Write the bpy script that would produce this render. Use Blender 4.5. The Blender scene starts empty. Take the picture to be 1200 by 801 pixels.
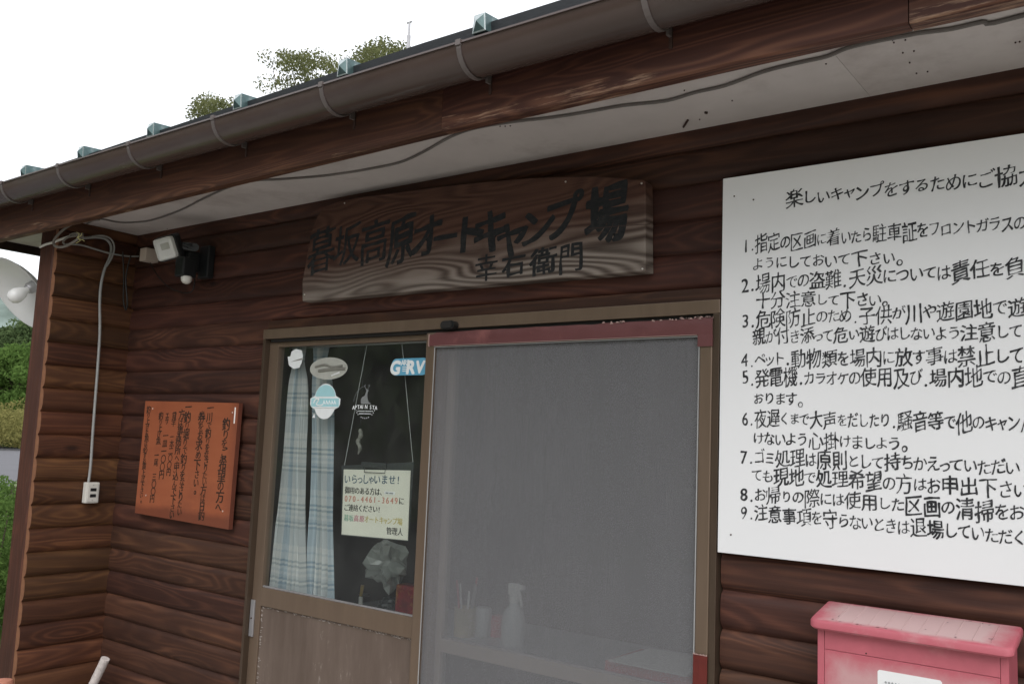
import bpy, bmesh, math, random
from mathutils import Vector, Matrix, noise
from mathutils.geometry import interpolate_bezier
S = bpy.context.scene
col = S.collection
PI = math.pi
# ------------------------------------------------------------------ camera
CAM = Vector((0.0, -2.0, 1.6))
YAW, PITCH, ROLL, F = 0.644280056, 0.112096333, 0.0408236536, 1055.09498
def Rz(t): return Matrix(((math.cos(t), -math.sin(t), 0), (math.sin(t), math.cos(t), 0), (0, 0, 1)))
def Rx(t): return Matrix(((1, 0, 0), (0, math.cos(t), -math.sin(t)), (0, math.sin(t), math.cos(t))))
ROT = Rz(YAW) @ Matrix(((1, 0, 0), (0, 0, -1), (0, 1, 0))) @ Rx(PITCH) @ Rz(ROLL)
cd = bpy.data.cameras.new('camera'); cam = bpy.data.objects.new('camera', cd); col.objects.link(cam)
cam.matrix_world = Matrix.Translation(CAM) @ ROT.to_4x4()
cd.sensor_width = 36; cd.lens = F / 1200 * 36; cd.clip_start = 0.02; cd.clip_end = 2000
S.camera = cam
def at(px, py, **k):
    """the real point seen at a measured spot of the photo, on a given plane x=, y= or z="""
    r = ROT @ Vector(((px - 600) / F, -(py - 400.5) / F, -1.0))
    (a, v), = k.items(); i = 'xyz'.index(a)
    return CAM + r * ((v - CAM[i]) / r[i])
# ------------------------------------------------------------------ light
SUN_EL, SUN_AZ = math.radians(50), math.radians(150)      # azimuth clockwise from +Y: the light comes from in front of the wall
w = bpy.data.worlds.new('World'); S.world = w; w.use_nodes = True
nt = w.node_tree; nt.nodes.clear()
sky = nt.nodes.new('ShaderNodeTexSky'); sky.sky_type = 'NISHITA'; sky.sun_disc = False
sky.sun_elevation = SUN_EL; sky.sun_rotation = SUN_AZ; sky.dust_density = 4; sky.air_density = 1.0; sky.altitude = 700
hs = nt.nodes.new('ShaderNodeHueSaturation'); hs.inputs['Saturation'].default_value = 0.22
bg = nt.nodes.new('ShaderNodeBackground'); bg.inputs['Strength'].default_value = 0.12
wo = nt.nodes.new('ShaderNodeOutputWorld')
cl = nt.nodes.new('ShaderNodeMixRGB'); cl.inputs[0].default_value = .6; cl.inputs[2].default_value = (8.6, 8.8, 9.2, 1)   # an even cloud layer over the clear sky
nt.links.new(sky.outputs[0], hs.inputs['Color']); nt.links.new(hs.outputs[0], cl.inputs[1]); nt.links.new(cl.outputs[0], bg.inputs['Color']); nt.links.new(bg.outputs[0], wo.inputs[0])
sd = bpy.data.lights.new('sun', 'SUN'); sd.energy = 0.6; sd.angle = math.radians(50); sd.color = (1, .97, .93)
so = bpy.data.objects.new('sun', sd); col.objects.link(so)
sdir = Vector((math.sin(SUN_AZ) * math.cos(SUN_EL), math.cos(SUN_AZ) * math.cos(SUN_EL), math.sin(SUN_EL)))
so.rotation_euler = sdir.to_track_quat('Z', 'Y').to_euler(); so.location = sdir * 50
S.view_settings.view_transform = 'Standard'; S.view_settings.look = 'None'; S.view_settings.gamma = 1
S.view_settings.exposure = 0.85
S.cycles.max_bounces = 8; S.cycles.transparent_max_bounces = 16

# ------------------------------------------------------------------ materials
class NB:
    def __init__(s, name):
        s.m = bpy.data.materials.new(name); s.m.use_nodes = True; s.t = s.m.node_tree
        s.t.nodes.clear()
        s.out = s.t.nodes.new('ShaderNodeOutputMaterial')
    def n(s, typ, **k):
        nd = s.t.nodes.new('ShaderNode' + typ)
        for a, v in k.items():
            if a.startswith('i_'): s.put(nd, a[2:].replace('_', ' '), v)
            else: setattr(nd, a, v)
        return nd
    def put(s, nd, key, v):
        try: key = int(key)
        except ValueError: pass
        sock = nd.inputs[key]
        if isinstance(v, bpy.types.NodeSocket): s.t.links.new(v, sock)
        elif isinstance(v, bpy.types.Node): s.t.links.new(v.outputs[0], sock)
        else: sock.default_value = v
    def math(s, op, a, b=0.0, c=None):
        nd = s.n('Math', operation=op); s.put(nd, 0, a); s.put(nd, 1, b)
        if c is not None: s.put(nd, 2, c)
        return nd.outputs[0]
    def mix(s, f, a, b, bt='MIX'):
        nd = s.n('MixRGB', blend_type=bt); s.put(nd, 0, f); s.put(nd, 1, a); s.put(nd, 2, b); return nd.outputs[0]
    def ramp(s, f, stops, interp='LINEAR'):
        nd = s.n('ValToRGB'); s.put(nd, 0, f); cr = nd.color_ramp; cr.interpolation = interp
        while len(cr.elements) < len(stops): cr.elements.new(0.5)
        for e, (p, c) in zip(cr.elements, stops):
            e.position = p; e.color = c if len(c) == 4 else (*c, 1)
        return nd.outputs[0]
    def coords(s, rand=True, scale=(1, 1, 1)):
        tc = s.n('TexCoord').outputs['Object']
        mp = s.n('Mapping'); s.put(mp, 0, tc); mp.inputs['Scale'].default_value = scale
        if rand:
            oi = s.n('ObjectInfo').outputs['Random']
            cb = s.n('CombineXYZ'); s.put(cb, 0, s.math('MULTIPLY', oi, 37.1)); s.put(cb, 1, s.math('MULTIPLY', oi, 91.7)); s.put(cb, 2, s.math('MULTIPLY', oi, 53.3))
            ad = s.n('VectorMath', operation='ADD'); s.put(ad, 0, mp); s.put(ad, 1, cb); return ad.outputs[0]
        return mp.outputs[0]
    def noise(s, v, scale, detail=3, rough=.5, dist=0.):
        nd = s.n('TexNoise'); s.put(nd, 'Vector', v); s.put(nd, 'Scale', scale); s.put(nd, 'Detail', detail); s.put(nd, 'Roughness', rough); s.put(nd, 'Distortion', dist)
        return nd.outputs['Fac'] if 'Fac' in nd.outputs else nd.outputs[0]
    def bump(s, h, st=.3, d=.01):
        nd = s.n('Bump'); s.put(nd, 'Strength', st); s.put(nd, 'Distance', d); s.put(nd, 'Height', h); return nd.outputs[0]
    def bsdf(s, c, rough=.6, metal=0., spec=.5, normal=None, **k):
        nd = s.n('BsdfPrincipled'); s.put(nd, 'Base Color', c if not isinstance(c, tuple) else (*c[:3], 1)); s.put(nd, 'Roughness', rough)
        s.put(nd, 'Metallic', metal); s.put(nd, 'Specular IOR Level', spec)
        if normal is not None: s.put(nd, 'Normal', normal)
        for a, v in k.items(): s.put(nd, a.replace('_', ' '), v)
        return nd.outputs[0]
    def done(s, sh): s.put(s.out, 0, sh); return s.m

def c4(c): return (*c, 1)
def sc(c, k): return tuple(min(1, x * k) for x in c)
def wood(name, dark, light, length_scale=1.3, cross=9, rings=46, rough=.62, bump=.35, var=.45, wear=None, wear_amt=0.0, fine=.5, spec=.35, wear_z=0):
    b = NB(name)
    p = b.coords(True, (length_scale, cross, cross))
    f = b.coords(True, (5, 190, 190))
    n1 = b.noise(p, 1.0, 2.0, .45, .3)
    kv = b.n('TexVoronoi', feature='F1'); b.put(kv, 'Vector', b.coords(True, (2.3, 6, 6))); b.put(kv, 'Scale', 1.0)
    kd = kv.outputs['Distance']
    knot = b.ramp(kd, [(0.0, (1, 1, 1)), (.10, (.7, .7, .7)), (.42, (0, 0, 0))])
    h = b.math('MULTIPLY_ADD', knot, .22, n1)
    ring = b.math('SINE', b.math('MULTIPLY', h, rings * 2.2))
    ring = b.math('MULTIPLY_ADD', ring, .5, .5)
    ring = b.math('POWER', ring, 1.6)
    fg = b.noise(f, 1.0, 3, .6)
    ringm = b.math('MULTIPLY', ring, b.ramp(b.noise(b.coords(True, (1.5, 14, 14)), 1, 2), [(.3, (.25,) * 3), (.65, (1,) * 3)]))
    t = b.math('ADD', b.math('MULTIPLY', ringm, 1 - fine), b.math('MULTIPLY', fg, fine))
    c = b.ramp(t, [(.05, c4(dark)), (.50, c4(tuple((x * .55 + y * .45) for x, y in zip(dark, light)))), (.85, c4(light))])
    blot = b.noise(b.coords(True, (2.2, 7, 7)), 1, 4, .6)
    c = b.mix(b.ramp(blot, [(.35, (0, 0, 0)), (.7, (.75,) * 3)]), c, c4(sc(dark, .72)))
    c = b.mix(b.ramp(kd, [(.03, (1,) * 3), (.085, (0,) * 3)]), c, c4(sc(dark, .45)))
    if wear:
        wv = b.math('MULTIPLY', b.noise(b.coords(True, (9, 120, 120)), 1, 5, .7), b.noise(b.coords(True, (2.5, 10, 10)), 1, 3, .6))
        if wear_z:
            sz = b.n('SeparateXYZ'); b.put(sz, 0, b.n('TexCoord').outputs['Object'])
            zz_ = b.math('MULTIPLY_ADD', b.noise(b.coords(False, (1.6, 4, 4)), 1, 3, .6), .06, sz.outputs['Z'])
            c = b.mix(b.math('MULTIPLY', b.ramp(zz_, [(.035, (.6,) * 3), (.09, (0,) * 3)]), b.math('MULTIPLY_ADD', ringm, .8, .15)), c, c4((.19, .092, .052)))
            wv = b.math('MULTIPLY', wv, b.ramp(zz_, [(.04, (1,) * 3), (.10, (.6,) * 3)]))
        c = b.mix(b.ramp(wv, [(.33 - wear_amt * .1, (0,) * 3), (.44 - wear_amt * .1, (.85,) * 3)]), c, c4(wear))
    hsv = b.n('HueSaturation'); b.put(hsv, 'Color', c)
    oi = b.n('ObjectInfo').outputs['Random']
    b.put(hsv, 'Value', b.math('MULTIPLY_ADD', oi, var, 1 - var / 2))
    b.put(hsv, 'Hue', b.math('MULTIPLY_ADD', b.math('FRACT', b.math('MULTIPLY', oi, 7.3)), .018, .491))
    bp = b.bump(b.math('ADD', b.math('MULTIPLY', ringm, .5), fg), bump, .0016)
    return b.done(b.bsdf(hsv.outputs[0], b.math('MULTIPLY_ADD', fg, .3, rough - .15), 0, spec, bp))
def plain(name, c, rough=.6, metal=0., spec=.5, mott=.12, scale=14, bump=.0, rand=False, stretch=(1, 1, 1), dirt=None, dirt_at=(.55, .75), **k):
    b = NB(name); p = b.coords(rand, stretch)
    n = b.noise(p, scale, 5, .62)
    cc = b.mix(b.ramp(n, [(.25, (0,) * 3), (.75, (1,) * 3)]), c4(sc(c, 1 - mott)), c4(sc(c, 1 + mott)))
    if dirt: cc = b.mix(b.ramp(b.noise(p, scale * .4, 6, .7), [(dirt_at[0], (0,) * 3), (dirt_at[1], (.8,) * 3)]), cc, c4(dirt))
    nm = b.bump(b.noise(p, scale * 8, 4, .6), bump, .002) if bump else None
    return b.done(b.bsdf(cc, b.math('MULTIPLY_ADD', n, .16, rough - .08), metal, spec, nm, **k))
M = {}
M['log'] = wood('stained_log_siding', (.033, .0122, .0085), (.135, .054, .030), .85, 9, 40, var=.55, fine=.50, bump=.5)
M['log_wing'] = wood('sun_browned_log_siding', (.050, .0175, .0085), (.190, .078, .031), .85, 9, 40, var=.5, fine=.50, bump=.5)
M['log_end'] = plain('log_end_grain', (.20, .085, .040), .75, mott=.25, scale=60)
M['log_right'] = M['log']
M['post'] = wood('stained_post', (.042, .013, .008), (.095, .030, .017), 1.0, 12, 30, wear=(.30, .20, .13), wear_amt=-.35)
M['fascia'] = wood('stained_fascia', (.044, .0145, .0105), (.145, .055, .032), .8, 12, 46, wear=(.42, .27, .18), wear_amt=.42, var=.1, wear_z=.055, fine=.42)
M['dark_wood'] = wood('dark_trim_wood', (.018, .008, .006), (.04, .016, .011))
M['soffit'] = plain('soffit_board_paint', (.58, .535, .515), .85, mott=.09, scale=5, dirt=(.27, .22, .20), dirt_at=(.54, .82), spec=.2)
M['gutter'] = plain('brown_gutter_plastic', (.078, .054, .047), .24, mott=.12, scale=9, stretch=(.4, 1, 1), spec=.5, dirt=(.10, .085, .08), dirt_at=(.5, .8))
M['bracket'] = plain('gutter_bracket_metal', (.17, .145, .14), .42, .3)
M['roof'] = plain('dark_roof_metal', (.018, .02, .023), .45, .2, mott=.2, scale=30, bump=.2)
M['cap'] = plain('blue_green_cap_metal', (.075, .125, .125), .4, .35, mott=.35, scale=50, dirt=(.35, .38, .38))
M['cap_light'] = plain('pale_cap_metal', (.42, .47, .47), .35, .5, mott=.2, scale=60)
M['bronze'] = plain('bronze_aluminium', (.175, .124, .088), .36, .35, mott=.10, scale=25, stretch=(1, 1, .15), spec=.5, dirt=(.2, .15, .11), dirt_at=(.55, .9))
M['bronze_dark'] = plain('dark_bronze_aluminium', (.085, .058, .040), .4, .4, mott=.10, scale=25, stretch=(1, 1, .2))
M['bronze_shadow'] = plain('black_rubber_gap_shade', (.012, .010, .009), .7)  # black rubber tone; also the shade painted into the door frame gaps
M['pale_frame'] = plain('pale_champagne_aluminium', (.33, .29, .25), .45, .2, mott=.06)
M['tape'] = plain('dusky_red_tape', (.135, .049, .050), .42, mott=.10, scale=20, dirt=(.33, .13, .12), dirt_at=(.55, .85), bump=.15)
M['tape_red'] = plain('red_tape', (.12, .017, .013), .35, mott=.15, scale=30)
M['tape_edge'] = plain('torn_pale_tape_edge', (.45, .30, .27), .6)
M['steel'] = plain('dull_steel', (.42, .41, .42), .4, .6)
M['white_metal'] = plain('white_aluminium_bead', (.45, .45, .45), .4, .2)
def weathered_panel():
    b = NB('weathered_door_panel')
    p = b.coords(False, (1, 1, 1)); st = b.coords(False, (10, 1, 1.8)); fl = b.coords(False, (70, 1, 22))
    n = b.noise(st, 1, 5, .65); n2 = b.noise(fl, 1, 5, .7)
    c = b.mix(b.ramp(n, [(.3, (0,) * 3), (.7, (1,) * 3)]), (.098, .070, .055, 1), (.160, .120, .098, 1))
    chips = b.math('MULTIPLY', b.ramp(n2, [(.58, (0,) * 3), (.68, (1,) * 3)]), b.ramp(n, [(.5, (0,) * 3), (.62, (1,) * 3)]))
    c = b.mix(chips, c, (.36, .31, .28, 1))
    return b.done(b.bsdf(c, .7, 0, .3, b.bump(n2, .3, .001)))
M['panel'] = weathered_panel()
def glass():
    b = NB('thin_window_glass')
    ge = b.n('NewGeometry'); dt = b.n('VectorMath', operation='DOT_PRODUCT'); b.put(dt, 0, ge.outputs['Incoming']); b.put(dt, 1, ge.outputs['Normal'])
    k = b.math('SUBTRACT', 1.0, b.math('ABSOLUTE', dt.outputs['Value']))
    fr = b.math('MULTIPLY_ADD', b.math('POWER', k, 5.0), .96, .04)
    tr = b.n('BsdfTransparent'); tr.inputs[0].default_value = (.93, .95, .94, 1)
    gl = b.n('BsdfGlossy'); gl.inputs['Roughness'].default_value = .015
    dirt = b.n('BsdfDiffuse'); dirt.inputs[0].default_value = (.5, .5, .48, 1)  # dust film, plus a painted haze lifting the black of the glass
    m1 = b.n('MixShader'); b.put(m1, 0, fr); b.put(m1, 1, tr); b.put(m1, 2, gl)
    n = b.noise(b.coords(False, (1, 1, 1)), 6, 6, .7)
    m2 = b.n('MixShader'); b.put(m2, 0, b.ramp(n, [(.35, (.012,) * 3), (.75, (.045,) * 3)])); b.put(m2, 1, m1); b.put(m2, 2, dirt)
    return b.done(m2)
M['glass'] = glass()
def screen():
    b = NB('insect_screen_mesh')
    tr = b.n('BsdfTransparent')
    df = b.n('BsdfDiffuse')
    n = b.noise(b.coords(False, (6, 1, 1.2)), 1.5, 4, .6)
    n2 = b.noise(b.coords(False, (420, 1, 420)), 1, 1, .5)
    b.put(df, 0, b.mix(b.math('MULTIPLY', b.math('ADD', n, n2), .5), (.175, .173, .180, 1), (.245, .242, .252, 1)))
    m = b.n('MixShader'); b.put(m, 0, .61); b.put(m, 1, tr); b.put(m, 2, df)
    return b.done(m)
M['screen'] = screen()
M['white_board'] = plain('white_painted_board', (.80, .80, .81), .5, mott=.015, scale=3, dirt=(.70, .69, .68), dirt_at=(.55, .9), spec=.3)
M['board_edge'] = plain('board_edge_grey', (.25, .24, .23), .7)
def ink(name, c, faded=.0, fade_c=(.15, .15, .16)):
    b = NB(name)
    n = b.noise(b.coords(False, (40, 40, 90)), 1, 5, .7)
    n2 = b.noise(b.coords(False, (6, 6, 6)), 1, 3, .6)
    f = b.math('MULTIPLY', b.ramp(n, [(.40, (0,) * 3), (.68, (1,) * 3)]), b.ramp(n2, [(.35, (.2,) * 3), (.7, (1,) * 3)]))
    return b.done(b.bsdf(b.mix(b.math('MULTIPLY', f, faded), c4(c), c4(fade_c)), .6, 0, .3))
M['ink'] = ink('black_brush_ink', (.012, .012, .014), .9, (.13, .13, .14))
M['ink_old'] = ink('faded_black_paint', (.011, .012, .014), .6, (.060, .058, .056))
M['ink_brown'] = ink('brown_black_ink', (.026, .018, .014), .8, (.09, .042, .026))
def name_board():
    b = NB('weathered_name_board_wood')
    tcz = b.n('SeparateXYZ'); b.put(tcz, 0, b.n('TexCoord').outputs['Object'])
    p = b.coords(False, (.95, 1, 5.0))
    nd = b.noise(p, 1.1, 2, .42, .2)
    kv = b.n('TexVoronoi', feature='F1'); b.put(kv, 'Vector', b.coords(False, (1.7, 1, 4.2))); b.put(kv, 'Scale', 1.0)
    knot = b.ramp(kv.outputs['Distance'], [(0, (1,) * 3), (.35, (0,) * 3)])
    h = b.math('MULTIPLY_ADD', knot, .12, nd)
    sp = b.math('MULTIPLY_ADD', tcz.outputs['Z'], .9, h)
    ring = b.math('MULTIPLY_ADD', b.math('SINE', b.math('MULTIPLY', sp, 150)), .5, .5)
    fg = b.noise(b.coords(False, (6, 1, 220)), 1, 4, .65)
    amp = b.ramp(b.noise(b.coords(False, (1.6, 1, 5)), 1, 3, .5), [(.36, (.35,) * 3), (.60, (1.2,) * 3)])
    ring = b.math('MULTIPLY_ADD', b.math('SUBTRACT', ring, .5), amp, .5)
    t = b.math('ADD', b.math('MULTIPLY', ring, .58), b.math('MULTIPLY', fg, .46))
    grey = b.ramp(t, [(.10, (.052, .037, .030)), (.45, (.150, .120, .101)), (.9, (.27, .228, .198))])
    red = b.ramp(t, [(.1, (.050, .022, .016)), (.9, (.105, .052, .036))])
    up = b.math('MULTIPLY_ADD', b.noise(b.coords(False, (2, 1, 5)), 1, 4, .6), .16, tcz.outputs['Z'])
    lean = b.math('MULTIPLY_ADD', tcz.outputs['X'], -.05, up)
    c = b.mix(b.ramp(lean, [(.08, (0,) * 3), (.20, (1,) * 3)]), grey, red)
    return b.done(b.bsdf(c, .75, 0, .25, b.bump(b.math('ADD', ring, fg), .6, .0025)))
M['name_wood'] = name_board()
def red_board():
    b = NB('orange_red_lacquered_board')
    s = b.n('SeparateXYZ'); b.put(s, 0, b.n('TexCoord').outputs['Object'])
    n = b.noise(b.coords(False, (2.5, 1, 16)), 1, 4, .6); f = b.noise(b.coords(False, (12, 1, 200)), 1, 3, .6)
    c = b.mix(n, (.25, .066, .030, 1), (.38, .125, .056, 1))
    c = b.mix(b.math('MULTIPLY', f, .25), c, (.25, .06, .03, 1))
    c = b.mix(b.ramp(b.noise(b.coords(False, (5, 1, 5)), 1, 6, .7), [(.5, (0,) * 3), (.75, (.55,) * 3)]), c, (.19, .060, .034, 1))
    edge = b.math('MULTIPLY_ADD', b.noise(b.coords(False, (8, 1, 8)), 1, 4, .6), -.035, s.outputs['Z'])
    c = b.mix(b.ramp(edge, [(.012, (.85,) * 3), (.035, (0,) * 3)]), c, (.15, .045, .025, 1))
    ex = b.math('MULTIPLY_ADD', b.noise(b.coords(False, (8, 1, 5)), 1, 4, .6), .05, s.outputs['X'])
    c = b.mix(b.ramp(ex, [(.56, (0,) * 3), (.62, (.6,) * 3)]), c, (.16, .05, .03, 1))
    return b.done(b.bsdf(c, .42, 0, .45, b.bump(f, .2, .001)))
M['red_board'] = red_board()
M['red_edge'] = plain('red_board_edge', (.14, .04, .022), .6)
M['nail'] = plain('bright_nail', (.75, .70, .66), .35, .5)
M['rust'] = plain('rusty_nail', (.05, .025, .02), .7)
def mailbox_mat(name, fade_axis):
    b = NB(name); s = b.n('SeparateXYZ'); b.put(s, 0, b.n('TexCoord').outputs['Object'])
    n = b.noise(b.coords(False, (1, 1, 1)), 28, 6, .65); n2 = b.noise(b.coords(False, (1, 1, 1)), 9, 5, .6)
    if fade_axis == 'lid':   # sun-bleached middle of the lid
        dx = b.math('ABSOLUTE', b.math('SUBTRACT', s.outputs['X'], .18)); dy = b.math('ABSOLUTE', s.outputs['Y'])
        e = b.math('MAXIMUM', b.math('MULTIPLY', dx, 1 / .18), b.math('MULTIPLY', dy, 1 / .062))
    else:
        dx = b.math('ABSOLUTE', b.math('SUBTRACT', s.outputs['X'], .155)); dz = b.math('ABSOLUTE', b.math('SUBTRACT', s.outputs['Z'], .13))
        e = b.math('MAXIMUM', b.math('MULTIPLY', dx, 1 / .16), b.math('MULTIPLY', dz, 1 / .14))
    e = b.math('MULTIPLY_ADD', n2, .45, b.math('SUBTRACT', e, .22))
    e = b.math('MULTIPLY_ADD', b.math('SUBTRACT', b.noise(b.coords(False, (1, 1, 1)), 70, 6, .75), .5), .2, e)
    fade = b.ramp(e, [(.72, (1,) * 3), (1.02, (0,) * 3)])
    c = b.mix(b.math('MULTIPLY', fade, .85 if fade_axis == 'lid' else .6), (.47, .115, .145, 1), (.56, .42, .41, 1))
    c = b.mix(b.ramp(n, [(.6, (0,) * 3), (.75, (.3,) * 3)]), c, (.50, .38, .37, 1))
    return b.done(b.bsdf(c, .5, 0, .4))
M['mail_lid'] = mailbox_mat('faded_pink_red_lid_paint', 'lid')
M['mail_door'] = mailbox_mat('faded_pink_red_door_paint', 'door')
M['mail'] = plain('pink_red_mailbox_paint', (.47, .115, .145), .42, mott=.12, scale=18, dirt=(.55, .25, .25), dirt_at=(.6, .9))
M['label_white'] = plain('white_paper_label', (.80, .80, .80), .5, mott=.02)
M['scratch'] = plain('dark_scuff', (.12, .075, .075), .7)
M['grey_print'] = plain('grey_print', (.33, .35, .36), .7)
M['plastic_white'] = plain('aged_white_plastic', (.62, .60, .55), .4, mott=.05)
M['plastic_beige'] = plain('beige_plastic', (.50, .42, .36), .5, mott=.05)
M['plastic_black'] = plain('black_plastic', (.012, .013, .014), .38)
M['cable_loop'] = plain('dusty_brown_grey_cable', (.17, .15, .13), .55, mott=.2, scale=30)
M['cable_grey'] = plain('grey_cable', (.30, .30, .29), .5, mott=.1, scale=40)
M['cable_dark'] = plain('dark_cable', (.035, .03, .028), .5)
M['cable_eave'] = plain('dusty_grey_cable', (.15, .135, .125), .6, mott=.25, scale=6)
M['cable_black'] = plain('black_cable', (.01, .01, .01), .45)
M['tie'] = plain('yellow_tie_wire', (.55, .50, .22), .5)
M['enamel'] = plain('white_enamel', (.72, .72, .72), .3, mott=.05, scale=10)
M['bulb'] = plain('opal_glass_bulb', (.82, .81, .80), .25, mott=.01, spec=.6)
M['lens'] = plain('frosted_lamp_lens', (.66, .66, .64), .3, mott=.03)
M['bark_white'] = plain('pale_rough_bark', (.56, .50, .47), .85, mott=.3, scale=35, bump=.8)
M['terracotta'] = plain('reddish_clay', (.42, .17, .11), .8, mott=.2, scale=25, bump=.4)
M['paper_cream'] = plain('cream_paper', (.76, .74, .64), .6, mott=.02)
M['holder'] = plain('dark_clipboard_plastic', (.035, .04, .042), .35)
M['string'] = plain('grey_string', (.42, .43, .42), .7)
M['black_print'] = plain('black_print', (.03, .03, .03), .6, mott=0)
M['navy_print'] = plain('navy_print', (.055, .11, .17), .6, mott=0)
M['red_print'] = plain('faded_red_print', (.60, .24, .18), .6, mott=0)
M['gold_print'] = plain('mustard_print', (.56, .45, .14), .6, mott=0)
M['green_print'] = plain('green_print', (.25, .42, .33), .6, mott=0)
M['pink_print'] = plain('pink_print', (.55, .20, .26), .6, mott=0)
M['st_white'] = plain('white_sticker', (.78, .80, .80), .4, mott=.05, scale=60)
M['st_blue'] = plain('blue_sticker', (.12, .36, .52), .4, mott=.06, scale=40)
M['st_aqua'] = plain('aqua_sticker', (.36, .62, .66), .4, mott=.05, scale=40)
M['st_grey'] = plain('clouded_grey_sticker', (.40, .40, .36), .5, mott=.12, scale=30)
M['st_greydark'] = plain('worn_grey_sticker_print', (.20, .195, .17), .6, mott=.2, scale=40)
M['transfer'] = plain('pale_transfer_print', (.50, .52, .52), .6, mott=.1)
M['transfer_dim'] = plain('dim_transfer_print', (.20, .21, .21), .6, mott=.2)
M['counter'] = plain('grey_counter_top', (.33, .34, .37), .35, mott=.06, scale=8)
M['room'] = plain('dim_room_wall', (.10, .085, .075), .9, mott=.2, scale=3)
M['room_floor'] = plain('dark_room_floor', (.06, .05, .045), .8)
M['bag'] = plain('crumpled_clear_plastic', (.36, .38, .35), .25, mott=.15, scale=20, spec=.8)
M['red_pack'] = plain('red_printed_packet', (.26, .025, .03), .35, mott=.6, scale=22, dirt=(.55, .30, .08), dirt_at=(.5, .6))
M['clear_plastic'] = plain('translucent_bottle_plastic', (.50, .52, .54), .3, mott=.05)
M['binder'] = plain('red_binder', (.48, .06, .08), .5)
M['cork'] = plain('straw_coloured_holder', (.42, .35, .22), .7)
M['brass'] = plain('yellowish_metal', (.55, .38, .12), .4, .4)
M['chair'] = plain('pale_wood_chair', (.45, .38, .28), .5)
def curtain_mat():
    b = NB('blue_plaid_curtain_cloth')
    s = b.n('SeparateXYZ'); b.put(s, 0, b.n('TexCoord').outputs['UV'])
    fz = b.math('FRACT', b.math('MULTIPLY', s.outputs['Y'], 4.6))
    fx = b.math('FRACT', b.math('MULTIPLY', s.outputs['X'], 2.4))
    W, Bl, Lg, Gr, Cr = (.80, .80, .79), (.36, .48, .58), (.66, .69, .71), (.44, .50, .53), (.76, .76, .71)
    cz = b.ramp(fz, [(0, Lg), (.30, Gr), (.34, W), (.38, Gr), (.42, Lg), (.47, W), (.52, Lg), (.57, W), (.62, Gr), (.66, W), (.70, Gr), (.74, W), (.86, Lg), (.90, W)], 'CONSTANT')
    cx = b.ramp(fx, [(0, W), (.18, Lg), (.22, W), (.34, Gr), (.37, W), (.46, Bl), (.72, Lg), (.76, W), (.92, Gr), (.95, W)], 'CONSTANT')
    c = b.mix(.5, cz, cx, 'MIX')
    c = b.mix(.35, c, cz, 'MULTIPLY')
    df = b.n('BsdfDiffuse'); b.put(df, 0, c); tl = b.n('BsdfTranslucent'); b.put(tl, 0, c)
    m = b.n('MixShader'); b.put(m, 0, .15); b.put(m, 1, df); b.put(m, 2, tl)
    return b.done(m)
M['curtain'] = curtain_mat()
def leaf(name, a, bcol, trans=.35):
    b = NB(name)
    n = b.noise(b.coords(False, (1, 1, 1)), .9, 3, .6)
    gi = b.n('NewGeometry').outputs['Random Per Island']
    c = b.mix(b.math('MULTIPLY_ADD', gi, .6, b.math('MULTIPLY_ADD', n, .8, -.2)), c4(a), c4(bcol))
    df = b.n('BsdfDiffuse'); b.put(df, 0, c); tl = b.n('BsdfTranslucent'); b.put(tl, 0, c)
    m = b.n('MixShader'); b.put(m, 0, trans); b.put(m, 1, df); b.put(m, 2, tl)
    return b.done(m)
M['leaf_olive'] = leaf('olive_leaves', (.11, .12, .055), (.21, .22, .10))
M['leaf_green'] = leaf('green_leaves', (.060, .095, .040), (.13, .18, .075))
M['leaf_bright'] = leaf('bright_green_leaves', (.065, .12, .030), (.14, .22, .06))
M['leaf_dark'] = leaf('dark_conifer_needles', (.020, .042, .016), (.06, .10, .03), .15)
M['weed'] = leaf('dry_yellow_weeds', (.13, .13, .045), (.30, .27, .10))
M['bark'] = plain('tree_bark', (.10, .075, .055), .9, mott=.3, scale=8, bump=.6)
M['asphalt'] = plain('worn_asphalt', (.105, .103, .112), .85, mott=.12, scale=1.2, dirt=(.075, .075, .082), dirt_at=(.5, .8), bump=.3)
M['grass'] = plain('verge_grass_ground', (.10, .14, .045), .95, mott=.4, scale=1.5, dirt=(.22, .19, .10), dirt_at=(.5, .75), bump=.5)
M['hill'] = plain('wooded_far_hill', (.16, .20, .18), .95, mott=.4, scale=.12, dirt=(.05, .085, .055), dirt_at=(.45, .7))
M['gravel'] = plain('pale_gravel_yard', (.30, .28, .25), .95, mott=.35, scale=30, bump=.8)
M['concrete'] = plain('concrete_apron', (.34, .33, .31), .9, mott=.12, scale=6, bump=.3)

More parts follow.
